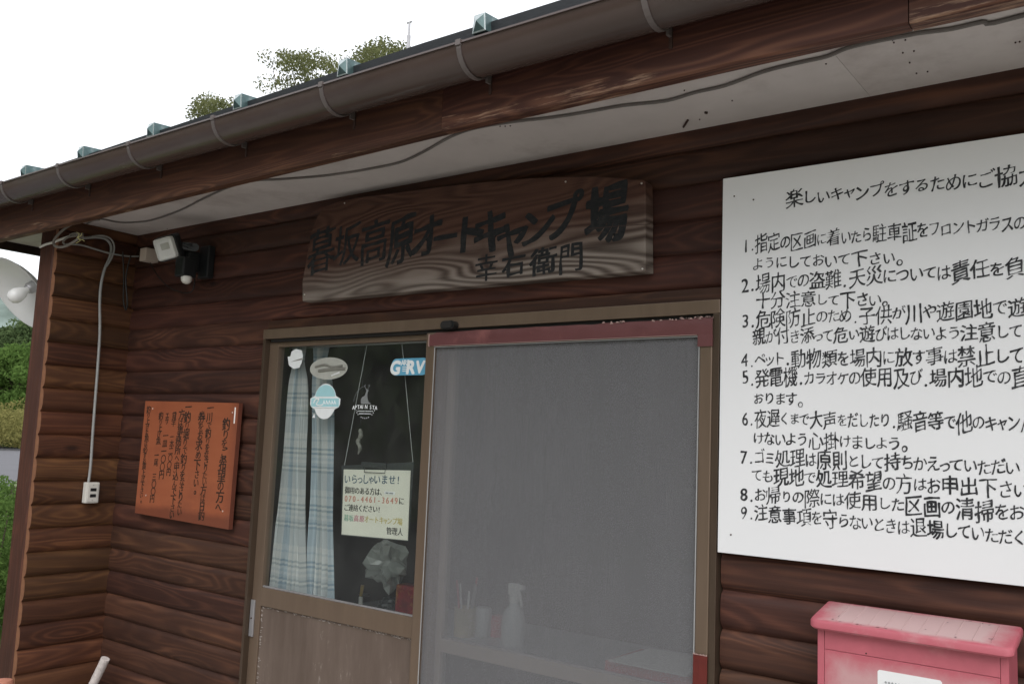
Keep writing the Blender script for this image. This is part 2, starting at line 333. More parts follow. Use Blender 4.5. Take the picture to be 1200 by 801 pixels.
# ------------------------------------------------------------------ object helpers
def tag(o, label=None, cat=None, group=None, kind=None):
    if label: o['label'] = label
    if cat: o['category'] = cat
    if group: o['group'] = group
    if kind: o['kind'] = kind
    return o
def empty(name, loc, label, cat, group=None):
    o = bpy.data.objects.new(name, None); col.objects.link(o); o.location = loc; o.empty_display_size = .1
    return tag(o, label, cat, group)
class MB:
    """collects shapes; build() links them as one mesh object with its origin at `at`"""
    def __init__(s): s.v = []; s.f = []; s.mi = []; s.uv = None
    def add(s, vs, fs, mi=0):
        k = len(s.v); s.v += [tuple(v) for v in vs]; s.f += [tuple(i + k for i in f) for f in fs]; s.mi += [mi] * len(fs); return s
    def box(s, a, b, bev=0.0, mi=0, mat=None):
        (x0, y0, z0), (x1, y1, z1) = [(min(p, q)) for p, q in zip(a, b)], [(max(p, q)) for p, q in zip(a, b)]
        if bev <= 0:
            vs = [(x, y, z) for x in (x0, x1) for y in (y0, y1) for z in (z0, z1)]
            fs = [(0, 1, 3, 2), (4, 6, 7, 5), (0, 4, 5, 1), (2, 3, 7, 6), (0, 2, 6, 4), (1, 5, 7, 3)]
        else:
            bm = bmesh.new(); bmesh.ops.create_cube(bm, size=1)
            for v in bm.verts:
                v.co = Vector((x0 + (v.co.x + .5) * (x1 - x0), y0 + (v.co.y + .5) * (y1 - y0), z0 + (v.co.z + .5) * (z1 - z0)))
            bmesh.ops.bevel(bm, geom=bm.edges[:], offset=bev, segments=2, profile=.6, affect='EDGES')
            bm.verts.index_update(); vs = [v.co.copy() for v in bm.verts]; fs = [[v.index for v in f.verts] for f in bm.faces]; bm.free()
        if mat: vs = [mat @ Vector(v) for v in vs]
        return s.add(vs, fs, mi)
    def tube(s, pts, r, n=8, cap=True, mi=0):
        pts = [Vector(p) for p in pts]; rs = r if isinstance(r, (list, tuple)) else [r] * len(pts)
        vs = []; fs = []; up = None
        for i, p in enumerate(pts):
            d = (pts[min(i + 1, len(pts) - 1)] - pts[max(i - 1, 0)])
            if d.length < 1e-9: d = Vector((0, 0, 1))
            d.normalize()
            if up is None: up = d.orthogonal().normalized()
            else:
                up = up - d * up.dot(d)
                up = up.normalized() if up.length > 1e-6 else d.orthogonal().normalized()
            q = d.cross(up)
            for j in range(n):
                a = 2 * PI * j / n; vs.append(p + (up * math.cos(a) + q * math.sin(a)) * rs[i])
        for i in range(len(pts) - 1):
            for j in range(n):
                k = (j + 1) % n; fs.append((i * n + j, i * n + k, (i + 1) * n + k, (i + 1) * n + j))
        if cap: fs.append(tuple(range(n - 1, -1, -1))); fs.append(tuple((len(pts) - 1) * n + j for j in range(n)))
        return s.add(vs, fs, mi)
    def lathe(s, prof, n=20, mat=None, mi=0, capb=True, capt=True):
        vs = []; fs = []
        for r, z in prof:
            for j in range(n): a = 2 * PI * j / n; vs.append(Vector((r * math.cos(a), r * math.sin(a), z)))
        for i in range(len(prof) - 1):
            for j in range(n):
                k = (j + 1) % n; fs.append((i * n + j, i * n + k, (i + 1) * n + k, (i + 1) * n + j))
        if capb: fs.append(tuple(range(n - 1, -1, -1)))
        if capt: fs.append(tuple((len(prof) - 1) * n + j for j in range(n)))
        if mat: vs = [mat @ v for v in vs]
        return s.add(vs, fs, mi)
    def prism(s, poly, y0, y1, mi=0):
        """outline poly of (x, z), counter-clockwise seen from -y, from y0 (front) to y1 (back)"""
        n = len(poly); vs = [(x, y0, z) for x, z in poly] + [(x, y1, z) for x, z in poly]
        fs = [tuple(range(n)), tuple(range(2 * n - 1, n - 1, -1))]
        fs += [(i, i + n, (i + 1) % n + n, (i + 1) % n) for i in range(n)]
        return s.add(vs, fs, mi)
    def build(s, name, mats, parent=None, origin=(0, 0, 0), smooth=False, kind=None):
        """vertices are world coordinates; origin is the world place of the object's origin"""
        o_ = Vector(origin); me = bpy.data.meshes.new(name)
        me.from_pydata([tuple(Vector(v) - o_) for v in s.v], [], s.f)
        if not isinstance(mats, (list, tuple)): mats = [mats]
        for m in mats: me.materials.append(m)
        if len(mats) > 1: me.polygons.foreach_set('material_index', s.mi)
        if smooth:
            me.polygons.foreach_set('use_smooth', [True] * len(me.polygons))
            me.update(); me.set_sharp_from_angle(angle=math.radians(38))
        me.update()
        ob = bpy.data.objects.new(name, me); col.objects.link(ob)
        if parent is not None:
            ob.parent = parent; pw = Vector((0, 0, 0)); q = parent
            while q is not None: pw += q.location; q = q.parent
            ob.location = o_ - pw
        else: ob.location = o_
        if kind: ob['kind'] = kind
        return ob
def smooth_path(pts, k=4):
    pts = [Vector(p) for p in pts]; out = []
    for i in range(len(pts) - 1):
        p0 = pts[max(i - 1, 0)]; p1 = pts[i]; p2 = pts[i + 1]; p3 = pts[min(i + 2, len(pts) - 1)]
        for j in range(k):
            t = j / k; out.append(.5 * ((2 * p1) + (p2 - p0) * t + (2 * p0 - 5 * p1 + 4 * p2 - p3) * t * t + (3 * p1 - p0 - 3 * p2 + p3) * t ** 3))
    out.append(pts[-1]); return out

# ------------------------------------------------------------------ lettering
_gl = {}
_dg = bpy.context.evaluated_depsgraph_get
def glyph(ch):
    if ch in _gl: return _gl[ch]
    cu = bpy.data.curves.new('g', 'FONT'); cu.body = ch; cu.size = 1
    ob = bpy.data.objects.new('g', cu); col.objects.link(ob)
    c = ob.to_curve(_dg()); loops = []
    for sp in c.splines:
        P = []
        if sp.type == 'BEZIER':
            b = sp.bezier_points; n = len(b)
            for i in range(n):
                a, d = b[i], b[(i + 1) % n]
                L = (d.co - a.co).length
                if L < 1e-6: continue
                k = max(2, min(7, int(L / .05) + 2))
                for q in interpolate_bezier(a.co, a.handle_right, d.handle_left, d.co, k)[:-1]: P.append((q.x, q.y))
        else:
            P = [(q.co.x, q.co.y) for q in sp.points]
        if len(P) > 2: loops.append(P)
    ob.to_curve_clear(); bpy.data.objects.remove(ob); bpy.data.curves.remove(cu)
    _gl[ch] = loops; return loops
_ref = [p for l in glyph('国') for p in l]
_h = max(p[1] for p in _ref) - min(p[1] for p in _ref); EM = .92 / _h
_cx = (max(p[0] for p in _ref) + min(p[0] for p in _ref)) / 2; _cy = (max(p[1] for p in _ref) + min(p[1] for p in _ref)) / 2
ADV = {}
for c in 'っゃゅょャュョッ': ADV[c] = .56
for c in '、。.,': ADV[c] = .42
for c in '!！1234567890-': ADV[c] = .60
KANA = lambda c: '぀' <= c <= 'ヿ'
def adv(c, hand=True):
    if c in ADV: return ADV[c]
    if hand and KANA(c): return .74
    return 1.0
def char_loops(ch, cx, cy, sx, sy, rnd, weight=0., contrast=0., rough=0., slant=0., rise=0., bold_end=0.):
    """one character's outlines centred at (cx, cy); the outline is thickened, thinned and roughened like a brush's"""
    out = []; L = glyph(ch); seed = rnd.random() * 100
    if not L: return out
    allp = [p for l in L for p in l]
    if ch in '.,、。1234567890-！!': mx = (max(p[0] for p in allp) + min(p[0] for p in allp)) / 2
    else: mx = _cx
    ph = rnd.uniform(-.6, .6) * rough; wj = rnd.uniform(-.007, .010) * rough
    for l in L:
        n = len(l); res = []
        area = sum(l[i][0] * l[(i + 1) % n][1] - l[(i + 1) % n][0] * l[i][1] for i in range(n))
        P = [((x - mx) * EM, (y - _cy) * EM) for x, y in l]
        # all loops from the font share a winding rule: fill lies on one side whatever the loop
        for i in range(n):
            a = P[i - 1]; b = P[i]; c = P[(i + 1) % n]
            t = (c[0] - a[0], c[1] - a[1]); tl = math.hypot(*t) or 1
            nx, ny = t[1] / tl * WIND, -t[0] / tl * WIND
            wv = weight + contrast * (abs(nx) - .45) 
            if rough:
                wv += rough * .034 * noise.noise(Vector((b[0] * 3.2 + seed, b[1] * 3.2, seed))) + wj; wv = max(wv, -.022)
                b = (b[0] + rough * .05 * noise.noise(Vector((b[0] * 1.6, b[1] * 1.6, seed + 5))), b[1] + rough * .05 * noise.noise(Vector((b[0] * 1.6, b[1] * 1.6, seed + 9))))
            x = b[0] + nx * wv; y = b[1] + ny * wv
            y += rise * x * (1 + ph); x += slant * y
            res.append((cx + x * sx, cy + y * sy))
        if signed(res) * signed(P) > 0: out.append(res)
    return out
def _winding():
    l = max(glyph('一'), key=len); n = len(l)
    return 1 if sum(l[i][0] * l[(i + 1) % n][1] - l[(i + 1) % n][0] * l[i][1] for i in range(n)) > 0 else -1
WIND = _winding()
def signed(l): return sum(l[i][0] * l[(i + 1) % len(l)][1] - l[(i + 1) % len(l)][0] * l[i][1] for i in range(len(l))) / 2
def inside(p, l):
    c = False; n = len(l)
    for i in range(n):
        a, b = l[i], l[(i + 1) % n]
        if (a[1] > p[1]) != (b[1] > p[1]) and p[0] < (b[0] - a[0]) * (p[1] - a[1]) / (b[1] - a[1]) + a[0]: c = not c
    return c
def fill(loops):
    outs = [l for l in loops if signed(l) * WIND > 0]; holes = [l for l in loops if signed(l) * WIND < 0]
    V, Fc = [], []; left = list(holes)
    for o in sorted(outs, key=lambda l: abs(signed(l))):
        hs_ = [h for h in left if sum(inside(p, o) for p in h) > .6 * len(h)]
        left = [h for h in left if h not in hs_]
        vs, fs = fill1([o] + hs_); k = len(V); dep = (len(Fc) > 0) * 7e-6 + (V[-1][2] if V else 0); V += [(x, y, dep) for x, y in vs]; Fc += [tuple(i + k for i in f) for f in fs]
    return V, Fc
def fill1(loops):
    cu = bpy.data.curves.new('f', 'CURVE'); cu.dimensions = '2D'; cu.fill_mode = 'BOTH'
    for l in loops:
        sp = cu.splines.new('POLY'); sp.points.add(len(l) - 1); sp.use_cyclic_u = True
        sp.points.foreach_set('co', [k for x, y in l for k in (x, y, 0, 1)])
    ob = bpy.data.objects.new('f', cu); col.objects.link(ob)
    me = ob.to_mesh(); vs = [(v.co.x, v.co.y) for v in me.vertices]; fs = [tuple(p.vertices) for p in me.polygons]
    ob.to_mesh_clear(); bpy.data.objects.remove(ob); bpy.data.curves.remove(cu)
    return vs, fs
def face_front(vs, fs):
    out = []
    for f in fs:
        a = 0
        for i in range(len(f)): p, q = vs[f[i]], vs[f[(i + 1) % len(f)]]; a += p[0] * q[1] - q[0] * p[1]
        out.append(f if a > 0 else f[::-1])
    return out
def letter(chars, y, name, mat, parent, **k):
    """chars: list of (ch, x, z, sx, sz) on the plane y; one flat printed part"""
    rnd = random.Random(sum(ord(c[0]) for c in chars)); mb = MB()
    for ch, x, z, sx, sz in chars:
        if ch in ' 　': continue
        kk = dict(k)
        for att in range(5):   # a stroke outline that tangles is drawn again with a calmer brush
            L = char_loops(ch, 0, 0, sx, sz, rnd, **kk); raw = char_loops(ch, 0, 0, sx, sz, rnd)
            vs, fs = fill(L); want = abs(sum(signed(l) for l in L)); base_ = abs(sum(signed(l) for l in raw)); got = sum(abs(signed([vs[i] for i in f])) for f in fs)
            if len(L) == len(raw) and abs(got - want) < .06 * want and got > base_ * .6: break
            kk = {q: v * (.6 if q in ('rough', 'contrast', 'weight') else 1) for q, v in kk.items()} if att < 3 else dict(rise=k.get('rise', 0), slant=k.get('slant', 0))
        y -= 8e-6
        mb.add([(x + v[0], y - v[2], z + v[1]) for v in vs], face_front(vs, fs)); y -= max([v[2] for v in vs] + [0])
    return mb.build(name, mat, parent, parent.matrix_world.translation if False else (chars[0][1], y, chars[0][2]))
def line(text, p0, p1, size, y, rnd, nlast=None, jit=.06, hand=True, sxk=1.):
    """spread text between the centres of its first and of its nlast-th character (world points on y)"""
    n = nlast or len(text); pos = [0]
    for i in range(1, len(text)): pos.append(pos[-1] + (adv(text[i - 1], hand) + adv(text[i], hand)) / 2)
    tot = pos[n - 1] or 1; out = []
    unit = (p1.x - p0.x) / tot
    for i, c in enumerate(text):
        t = pos[i] / tot; s = size * rnd.uniform(1 - jit, 1 + jit)
        if hand: s *= (.74 if KANA(c) else 1.0) * rnd.uniform(.93, 1.07)
        if c in 'っゃゅょャュョッ': s *= .95
        x = p0.x + (p1.x - p0.x) * t; z = p0.z + (p1.z - p0.z) * t
        out.append((c, x, z + rnd.uniform(-jit, jit) * size * .6, min(s, unit * 1.0 * (.80 if hand and KANA(c) else 1)) if n > 2 else s, s * rnd.uniform(.97, 1.05)))
    return out

# ------------------------------------------------------------------ ground, road, hills
def grid_sheet(name, x0, x1, y0, y1, nx, ny, hf, mat, z=0):
    mb = MB(); vs = []
    for j in range(ny + 1):
        for i in range(nx + 1):
            x = x0 + (x1 - x0) * i / nx; y = y0 + (y1 - y0) * j / ny; vs.append((x, y, z + hf(x, y)))
    fs = [(j * (nx + 1) + i, j * (nx + 1) + i + 1, (j + 1) * (nx + 1) + i + 1, (j + 1) * (nx + 1) + i) for j in range(ny) for i in range(nx)]
    return tag(mb.add(vs, fs).build(name, mat, smooth=True), kind='structure')
grid_sheet('ground', -600, 600, -600, 600, 40, 40, lambda x, y: 0, M['grass'], -.012)
g = MB(); g.add([(-7, -9, 0), (7, -9, 0), (7, -.9, 0), (-7, -.9, 0)], [(0, 1, 2, 3)]); tag(g.build('gravel_yard', M['gravel']), kind='structure')
g = MB(); g.box((-3.8, -.9, -.05), (3, .0, .03)); tag(g.build('concrete_apron', M['concrete']), kind='structure')
near = [(-5, -4), (-8, .5), (-17.1, 5.7), (-20.4, 7.2), (-23, 8.5), (-40, 17.2), (-90, 44)]
far = [(-14, -22), (-24, -8), (-36, 4), (-43, 11), (-50, 17), (-62, 25.4), (-92, 46)]
g = MB(); g.add([(x, y, .006) for x, y in near] + [(x, y, .006) for x, y in far], [(i, i + 1, i + 8, i + 7) for i in range(6)])
tag(g.build('road', M['asphalt']), kind='structure')
def hillf(cx_, cy_, R, H, sd):
    def f(x, y):
        d = math.hypot((x - cx_) / R, (y - cy_) / (R * 1.5)); return H * max(0, 1 - d * d) * (1 + .35 * noise.noise(Vector((x * .03, y * .03, sd)))) - 2 + 1.5 * noise.noise(Vector((x * .2, y * .2, sd)))
    return f
grid_sheet('hill', -290, -120, -60, 260, 90, 90, hillf(-230, 90, 95, 29, 3), M['hill'])

# ------------------------------------------------------------------ trees and bushes
def leaves(mb, centre, radius, n, size, rnd, flat=.8, squash=1.):
    for _ in range(n):
        while True:
            d = Vector((rnd.uniform(-1, 1), rnd.uniform(-1, 1), rnd.uniform(-1, 1)))
            if d.length < 1: break
        p = Vector(centre) + Vector((d.x * radius, d.y * radius, d.z * radius * squash))
        a = Vector((rnd.gauss(0, 1), rnd.gauss(0, 1), rnd.gauss(0, .6))).normalized(); b = a.orthogonal().normalized()
        q = a.cross(b); th = rnd.uniform(0, PI); b, q = b * math.cos(th) + q * math.sin(th), q * math.cos(th) - b * math.sin(th)
        s = size * rnd.uniform(.6, 1.4)
        mb.add([p - b * s, p + q * s * .45, p + b * s, p - q * s * .45], [(0, 1, 2, 3)])
def tree(name, label, base, height, crown_r, crown_h, nclump, nleaf, lsize, mat, seed, clump_r=.6, group=None, trunk_r=.14, spots=None, cone=False):
    rnd = random.Random(seed); root = empty(name, base, label, 'tree', group)
    base = Vector(base); top = base + Vector((rnd.uniform(-.3, .3), rnd.uniform(-.3, .3), height * (.96 if cone else .8)))
    tk = MB(); mid = base.lerp(top, .5) + Vector((rnd.uniform(-.2, .2), rnd.uniform(-.2, .2), 0))
    tk.tube(smooth_path([base, mid, top], 4), [trunk_r * (1 - .8 * i / 8) for i in range(9)], 7)
    cr = MB(); cc = base + Vector((0, 0, height - crown_h / 2))
    pts = []
    if spots: pts = [Vector(s) for s in spots]
    else:
        for _ in range(nclump):
            u = rnd.uniform(-1, 1); a = rnd.uniform(0, 2 * PI)
            prof = (1 - (u + 1) / 2) * 1.0 + .06 if cone else math.sqrt(max(0, 1 - u * u)) * (.75 + .35 * noise.noise(Vector((a * 2, u * 2, seed))))
            rr = prof * rnd.uniform(.45, 1.0)
            pts.append(cc + Vector((math.cos(a) * rr * crown_r, math.sin(a) * rr * crown_r, u * crown_h / 2)))
    for i, p in enumerate(pts):
        k = rnd.uniform(.55, 1.15)
        leaves(cr, p, clump_r * k, int(nleaf * k), lsize, rnd, squash=.6)
        if i % (3 if spots else 2) == 0:
            s = base.lerp(top, min(.98, max(.35, (p.z - base.z) / height * .8)))
            m = s.lerp(p, .55) + Vector((0, 0, rnd.uniform(-.1, .2)))
            tk.tube(smooth_path([s, m, p], 3), [trunk_r * (.16 if spots else .3) * (1 - .85 * q / 6) for q in range(7)], 5, False)
    tk.build('trunk', M['bark'], root, base, True)
    cr.build('crown', mat, root, base)
    return root
# treetops beyond the roof, and the pole
rnd = random.Random(5)
def spots(pxs, y):
    out = []
    for x, yy, n, sp in pxs:
        for _ in range(n):
            p = at(x + rnd.gauss(0, sp), yy + rnd.gauss(0, sp * .45), y=y + rnd.uniform(-.6, .6)); out.append(p)
    return out
def roof_tree(label, x_px, y, pxs, seed):
    c = at(x_px, 150, y=y)
    low = []
    for _ in range(34):
        x = x_px + rnd.gauss(0, 34); low.append((x, 216 - .305 * x + rnd.uniform(22, 190), 1, 0))
    sp = spots(pxs + low, y)
    h = max(p.z for p in sp) + .1
    return tree('tree', label, (c.x, c.y, 0), h, 1, 1, 0, 150, .036, M['leaf_olive'], seed, .33, 'trees rising behind the roof', .16, sp)
roof_tree('leafy treetop with a gappy crown, largest of those above the gutter', 352, 10, [(335, 75, 7, 10), (352, 72, 5, 8), (382, 74, 5, 9), (372, 88, 4, 9), (330, 92, 2, 7), (400, 92, 3, 8), (350, 105, 3, 8), (375, 120, 6, 14), (350, 130, 6, 14)], 1)
roof_tree('low bluish treetop peeking over the left end of the gutter', 245, 11, [(240, 126, 4, 7), (252, 119, 3, 5), (262, 124, 3, 5), (235, 133, 4, 8), (255, 134, 5, 10), (280, 122, 2, 5)], 2)
roof_tree('small treetop beside the thin pole above the gutter', 440, 9.5, [(430, 66, 5, 8), (447, 60, 4, 6), (458, 64, 3, 5), (430, 78, 4, 8), (465, 56, 1, 3)], 3)
pb = at(478, 62, y=9.2); pt = at(478, 27, y=9.2)
pr = empty('antenna_pole', (pb.x, pb.y, 0), 'thin grey pole standing above the roof line beside a treetop', 'pole')
MB().tube([(pb.x, pb.y, 0), (pb.x, pb.y, pt.z - .25)], .035, 8).build('pole', M['steel'], pr, (pb.x, pb.y, 0))
MB().tube([(pb.x, pb.y, pt.z - .25), (pb.x, pb.y, pt.z)], .02, 8).tube([(pb.x - .06, pb.y, pt.z), (pb.x + .06, pb.y, pt.z)], .016, 6).build('tip', M['steel'], pr, (pb.x, pb.y, pt.z - .25))
# beyond the road on the left
def bgtree(label, px, x, height, r, ch, mat, seed, cone=False, n=90, cl=1.5, ls=.17):
    p = at(px, 500, x=x); return tree('tree', label, (x, p.y, 0), height, r, ch, n, 190, ls, mat, seed, cl, 'trees beyond the road', .2, cone=cone)
bgtree('tall mid green broadleaf tree beyond the road, under the lamp shade', 26, -92, 11.4, 5.0, 9.0, M['leaf_green'], 11, n=110)
bgtree('bushy bright green tree beyond the road, in front of the others beside the post', 22, -82, 8.0, 5.0, 6.2, M['leaf_bright'], 12, n=110)
bgtree('darker green tree beyond the road at the left edge of the photo', -4, -94, 10.4, 5.0, 9.0, M['leaf_green'], 13, n=110)
bgtree('dark green tree between the brighter ones beyond the road', 8, -98, 8.4, 5.4, 7.6, M['leaf_dark'], 14, n=110)
for i, (px, yy) in enumerate([(-60, 0), (-110, 0)]):
    bgtree(['green tree beyond the road further along to the left', 'green tree furthest to the left beyond the road'][i], px, -90, 11, 5, 9, M['leaf_green'], 20 + i)
def bush(name, label, x, px, ry, h, n, ls, mat, seed, lean=0, grp='bushes and weeds beside the road', cat='bush'):
    rn = random.Random(seed); p = at(px, 520, x=x); mb = MB(); st = MB()
    root = empty(name, (x, p.y, 0), label, cat, grp)
    for _ in range(n):
        a = rn.uniform(0, 2 * PI); r = ry * math.sqrt(rn.random()); hh = h * (1 - (r / ry) ** 2 * .5) * rn.uniform(.5, 1)
        c = Vector((x + math.cos(a) * r, p.y + math.sin(a) * r, hh * rn.uniform(.25, 1)))
        leaves(mb, c, ls * 2.6, 9, ls, rn, squash=.8)
    for _ in range(14):
        a = rn.uniform(0, 2 * PI); r = ry * rn.random() * .8
        st.tube([(x + math.cos(a) * r * .2, p.y + math.sin(a) * r * .2, 0), (x + math.cos(a) * r * .7, p.y + math.sin(a) * r * .7, h * .4), (x + math.cos(a) * r, p.y + math.sin(a) * r, h * .75)], [.012, .008, .004], 4, False)
    st.build('stem', M['bark'], root, (x, p.y, 0)); mb.build('foliage', mat, root, (x, p.y, 0)); return root
bush('bush', 'tall mound of dry yellowish weeds on the far road verge beside the post', -66, 22, 5.0, 3.6, 1800, .10, M['weed'], 31)
bush('bush', 'yellowish weeds on the far verge at the left edge of the photo', -60, -12, 5.0, 3.0, 1600, .10, M['weed'], 32)
bush('bush', 'low bright green bush along the far edge of the road', -62, 8, 3.2, 1.7, 1200, .09, M['leaf_bright'], 33)
bush('bush', 'leafy green bush close behind the left corner post', -7.2, -6, .75, 1.22, 3400, .016, M['leaf_bright'], 34)
bush('bush', 'low green bush at the near edge of the road left of the post', -8.6, -40, .8, .95, 1600, .02, M['leaf_bright'], 35)
bush('bush', 'rounded green bush on the verge between the near hedge and the road', -12.5, 6, .9, 1.05, 1800, .026, M['leaf_bright'], 36)
# the wooded slope across the yard that the door glass mirrors
def forest():
    rn = random.Random(77); mb = MB()
    for k in range(100):
        row = k % 3
        a = math.radians(rn.uniform(-80, 2)); R_ = 15 + row * 5 + rn.uniform(-1.5, 1.5)
        bx, by = math.sin(a) * R_ - 2, -math.cos(a) * R_ - 2; hgt = rn.uniform(7, 11) + row * 2.5; rad = rn.uniform(1.3, 2.0)
        mb.tube([(bx, by, 0), (bx, by, hgt * .9)], [.2, .05], 5, False)
        for q in range(26):
            u = rn.random(); rr = rad * (1 - u) ** .7 * rn.uniform(.4, 1); an = rn.uniform(0, 2 * PI)
            leaves(mb, (bx + math.cos(an) * rr, by + math.sin(an) * rr, hgt * (.12 + .86 * u)), .9, 14, .42, rn, squash=.8)
    return tag(mb.build('forest', M['leaf_bright']), 'dark wooded slope across the yard, seen mirrored in the door glass', 'forest', kind='stuff')
forest()

# ------------------------------------------------------------------ the cabin
WX, WF, CX = -3.462, -.335, 1.75          # wing plane, wing front, right end
PIT = .0877; Z0 = 1.2 - 13 * PIT
cabin = empty('cabin', (0, 0, 0), 'dark red-brown log-sided cabin office with bronze sliding door and brown gutter', 'cabin')
def log_mesh(L, z0=0., z1=1., seed=0, mat='log'):
    n = 11; nx = max(1, int(L / .12)); vs = []; fs = []
    prof = []
    for i in range(n + 1):
        t = -1 + 2 * i / n; zf = (t + 1) / 2
        if zf < z0 - 1e-6 or zf > z1 + 1e-6: continue
        prof.append((-.015 * (1 - abs(t) ** 4.4) - .0005, zf * PIT))
    m = len(prof)
    for i in range(nx + 1):
        x = L * i / nx
        for y, z in prof:
            vs.append((x, y + .0012 * noise.noise(Vector((x * 3, z * 20, seed))), z + (.0018 * noise.noise(Vector((x * 1.7, 5, seed))) )))
    for i in range(nx):
        for j in range(m - 1):
            a = i * m + j; fs.append((a, a + m, a + m + 1, a + 1))
    k = len(vs)
    for (x) in (0, L):
        for y, z in prof: vs.append((x, y, z))
        vs.append((x, .012, prof[-1][1])); vs.append((x, .012, prof[0][1]))
    q = m + 2
    fs.append(tuple(range(k, k + q))); fs.append(tuple(range(k + 2 * q - 1, k + q - 1, -1)))
    fs.append((k + m, k + q + m, k + q + m + 1, k + m + 1))
    fs.append((k + m - 1, k + q + m - 1, k + q + m, k + m)); fs.append((k, k + m + 1, k + q + m + 1, k + q))
    me = bpy.data.meshes.new('log_board'); me.from_pydata(vs, [], fs); me.materials.append(M[mat]); me.materials.append(M['log_end']); me.polygons.foreach_set('material_index', [0] * (len(fs) - 5) + [1, 1, 0, 0, 0])
    me.polygons.foreach_set('use_smooth', [True] * len(fs)); me.update(); me.set_sharp_from_angle(angle=math.radians(50))
    return me
DX0, DX1 = -2.555, -.869                   # outer faces of the door frame
HZ = 1.957
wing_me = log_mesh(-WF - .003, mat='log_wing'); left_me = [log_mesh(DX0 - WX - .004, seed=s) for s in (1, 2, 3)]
full_me = [log_mesh(CX - WX - .004, seed=s) for s in (4, 5)]; right_me = [log_mesh(CX - DX1 - .004, seed=s) for s in (6, 7, 8)]
rn = random.Random(3)
def place(me, loc, rot=0., name='log_board'):
    o = bpy.data.objects.new(name, me); col.objects.link(o); o.parent = cabin; o.location = loc; o.rotation_euler.z = rot; return o
for k in range(0, 28):
    z = Z0 + k * PIT
    if z > 2.39: break
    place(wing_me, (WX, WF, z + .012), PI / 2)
    if z + PIT > HZ + .04: place(full_me[k % 2], (WX + .004, 0, z + .003))
    else:
        place(left_me[k % 3], (WX + .004, 0, z + .010)); place(right_me[k % 3], (DX1 + .003, 0, z))
# narrow board just over the door head
zz = Z0 + math.floor((HZ - Z0) / PIT) * PIT
MB().box((DX0, -.017, HZ + .001), (DX1, .01, zz + PIT + .001), .003).build('log_board', M['log'], cabin, (DX0, 0, HZ))
# solid wall behind the boards
tk = .11
MB().box((WX - .12, .013, 0), (DX0 + .01, tk, 2.42)).box((DX1 - .01, .013, 0), (CX, tk, 2.42)).box((DX0 + .01, .013, HZ + .002), (DX1 - .01, tk, 2.42)).build('wall', M['dark_wood'], cabin)
MB().box((WX - .108, WF + .006, 0), (WX - .013, 4.6, 2.40)).build('side_wall', M['post'], cabin)
MB().box((CX - .1, tk + .002, 0), (CX, 4.6, 2.42)).build('side_wall', M['dark_wood'], cabin)
MB().box((WX - .12, 4.602, 0), (CX, 4.7, 2.42)).build('back_wall', M['dark_wood'], cabin)
# post on the wing's end (its faces wander a little as old timber does)
def post():
    mb = MB(); n = 24; vs = []
    x0, x1, y0, y1 = WX - .122, WX - .012, WF - .004, WF + .10
    for i in range(n + 1):
        z = 0 + 2.385 * i / n; j = lambda q: .0022 * noise.noise(Vector((z * 3, q, 1)))
        b = .007
        ring = [(x0 + b + j(1), y0), (x1 - b + j(2), y0), (x1 + j(2), y0 + b), (x1, y1), (x0, y1), (x0 + j(1), y0 + b)]
        vs += [(x, y, z) for x, y in ring]
    fs = [(i * 6 + k, i * 6 + (k + 1) % 6, (i + 1) * 6 + (k + 1) % 6, (i + 1) * 6 + k) for i in range(n) for k in range(6)]
    fs += [tuple(range(5, -1, -1)), tuple(n * 6 + k for k in range(6))]
    o = mb.add(vs, fs).build('corner_post', M['post'], cabin, (WX, WF, 0), True)
    return o
post()
# post grain runs upright: give it its own material turned through 90 degrees
pm = M['post'].copy(); pm.name = 'stained_post_upright'
for nd in pm.node_tree.nodes:
    if nd.bl_idname == 'ShaderNodeMapping':
        s_ = nd.inputs['Scale'].default_value; nd.inputs['Scale'].default_value = (s_[1], s_[1], s_[0])
for o in cabin.children:
    if o.name.startswith('corner_post'): o.data.materials[0] = pm
# eave: soffit, trim at its inner edge, fascia boards
SOF = 2.39
MB().box((-4.13, -.425, SOF), (-.5328, .02, SOF + .012)).build('soffit_board', M['soffit'], cabin, (-4.13, 0, SOF))
MB().box((-.532, -.425, SOF), (2.2, .02, SOF + .012)).build('soffit_board', M['soffit'], cabin, (-.53, 0, SOF))
MB().box((-4.13, .021, SOF), (WX - .123, 4.9, SOF + .012)).build('soffit_board', M['soffit'], cabin, (-4.13, .02, SOF))
def plank(x0, x1, zb0, zb1, zt, y0, y1, name):
    mb = MB(); n = 24; vs = []
    for i in range(n + 1):
        x = x0 + (x1 - x0) * i / n; zb = zb0 + (zb1 - zb0) * i / n + .0016 * noise.noise(Vector((x * 2.3, 0, 0))); b = .004
        vs += [(x, y0, zb + b), (x, y0 + b, zb), (x, y1, zb), (x, y1, zt), (x, y0, zt)]
    fs = [(i * 5 + k, i * 5 + (k + 1) % 5, (i + 1) * 5 + (k + 1) % 5, (i + 1) * 5 + k) for i in range(n) for k in range(5)]
    fs = [f[::-1] for f in fs] + [tuple(range(5)), tuple(n * 5 + k for k in range(4, -1, -1))]
    return mb.add(vs, fs).build(name, M['fascia'], cabin, (x0, y0, zb0))
ZB = lambda x: 2.333 - .0115 * max(0, -1.4 - x)
plank(-4.14, -1.4, ZB(-4.14), ZB(-1.4), 2.478, -.452, -.42, 'fascia_board')
fj = at(1065, 40, y=-.452).x
plank(-1.4 + .0005, fj - .001, ZB(-1.4), 2.331, 2.478, -.452, -.42, 'fascia_board')
plank(fj + .001, 2.2, 2.331, 2.331, 2.478, -.4525, -.42, 'fascia_board')
MB().box((-4.145, -.418, SOF - .035), (-4.118, 4.9, SOF + .10)).build('barge_board', M['dark_wood'], cabin)
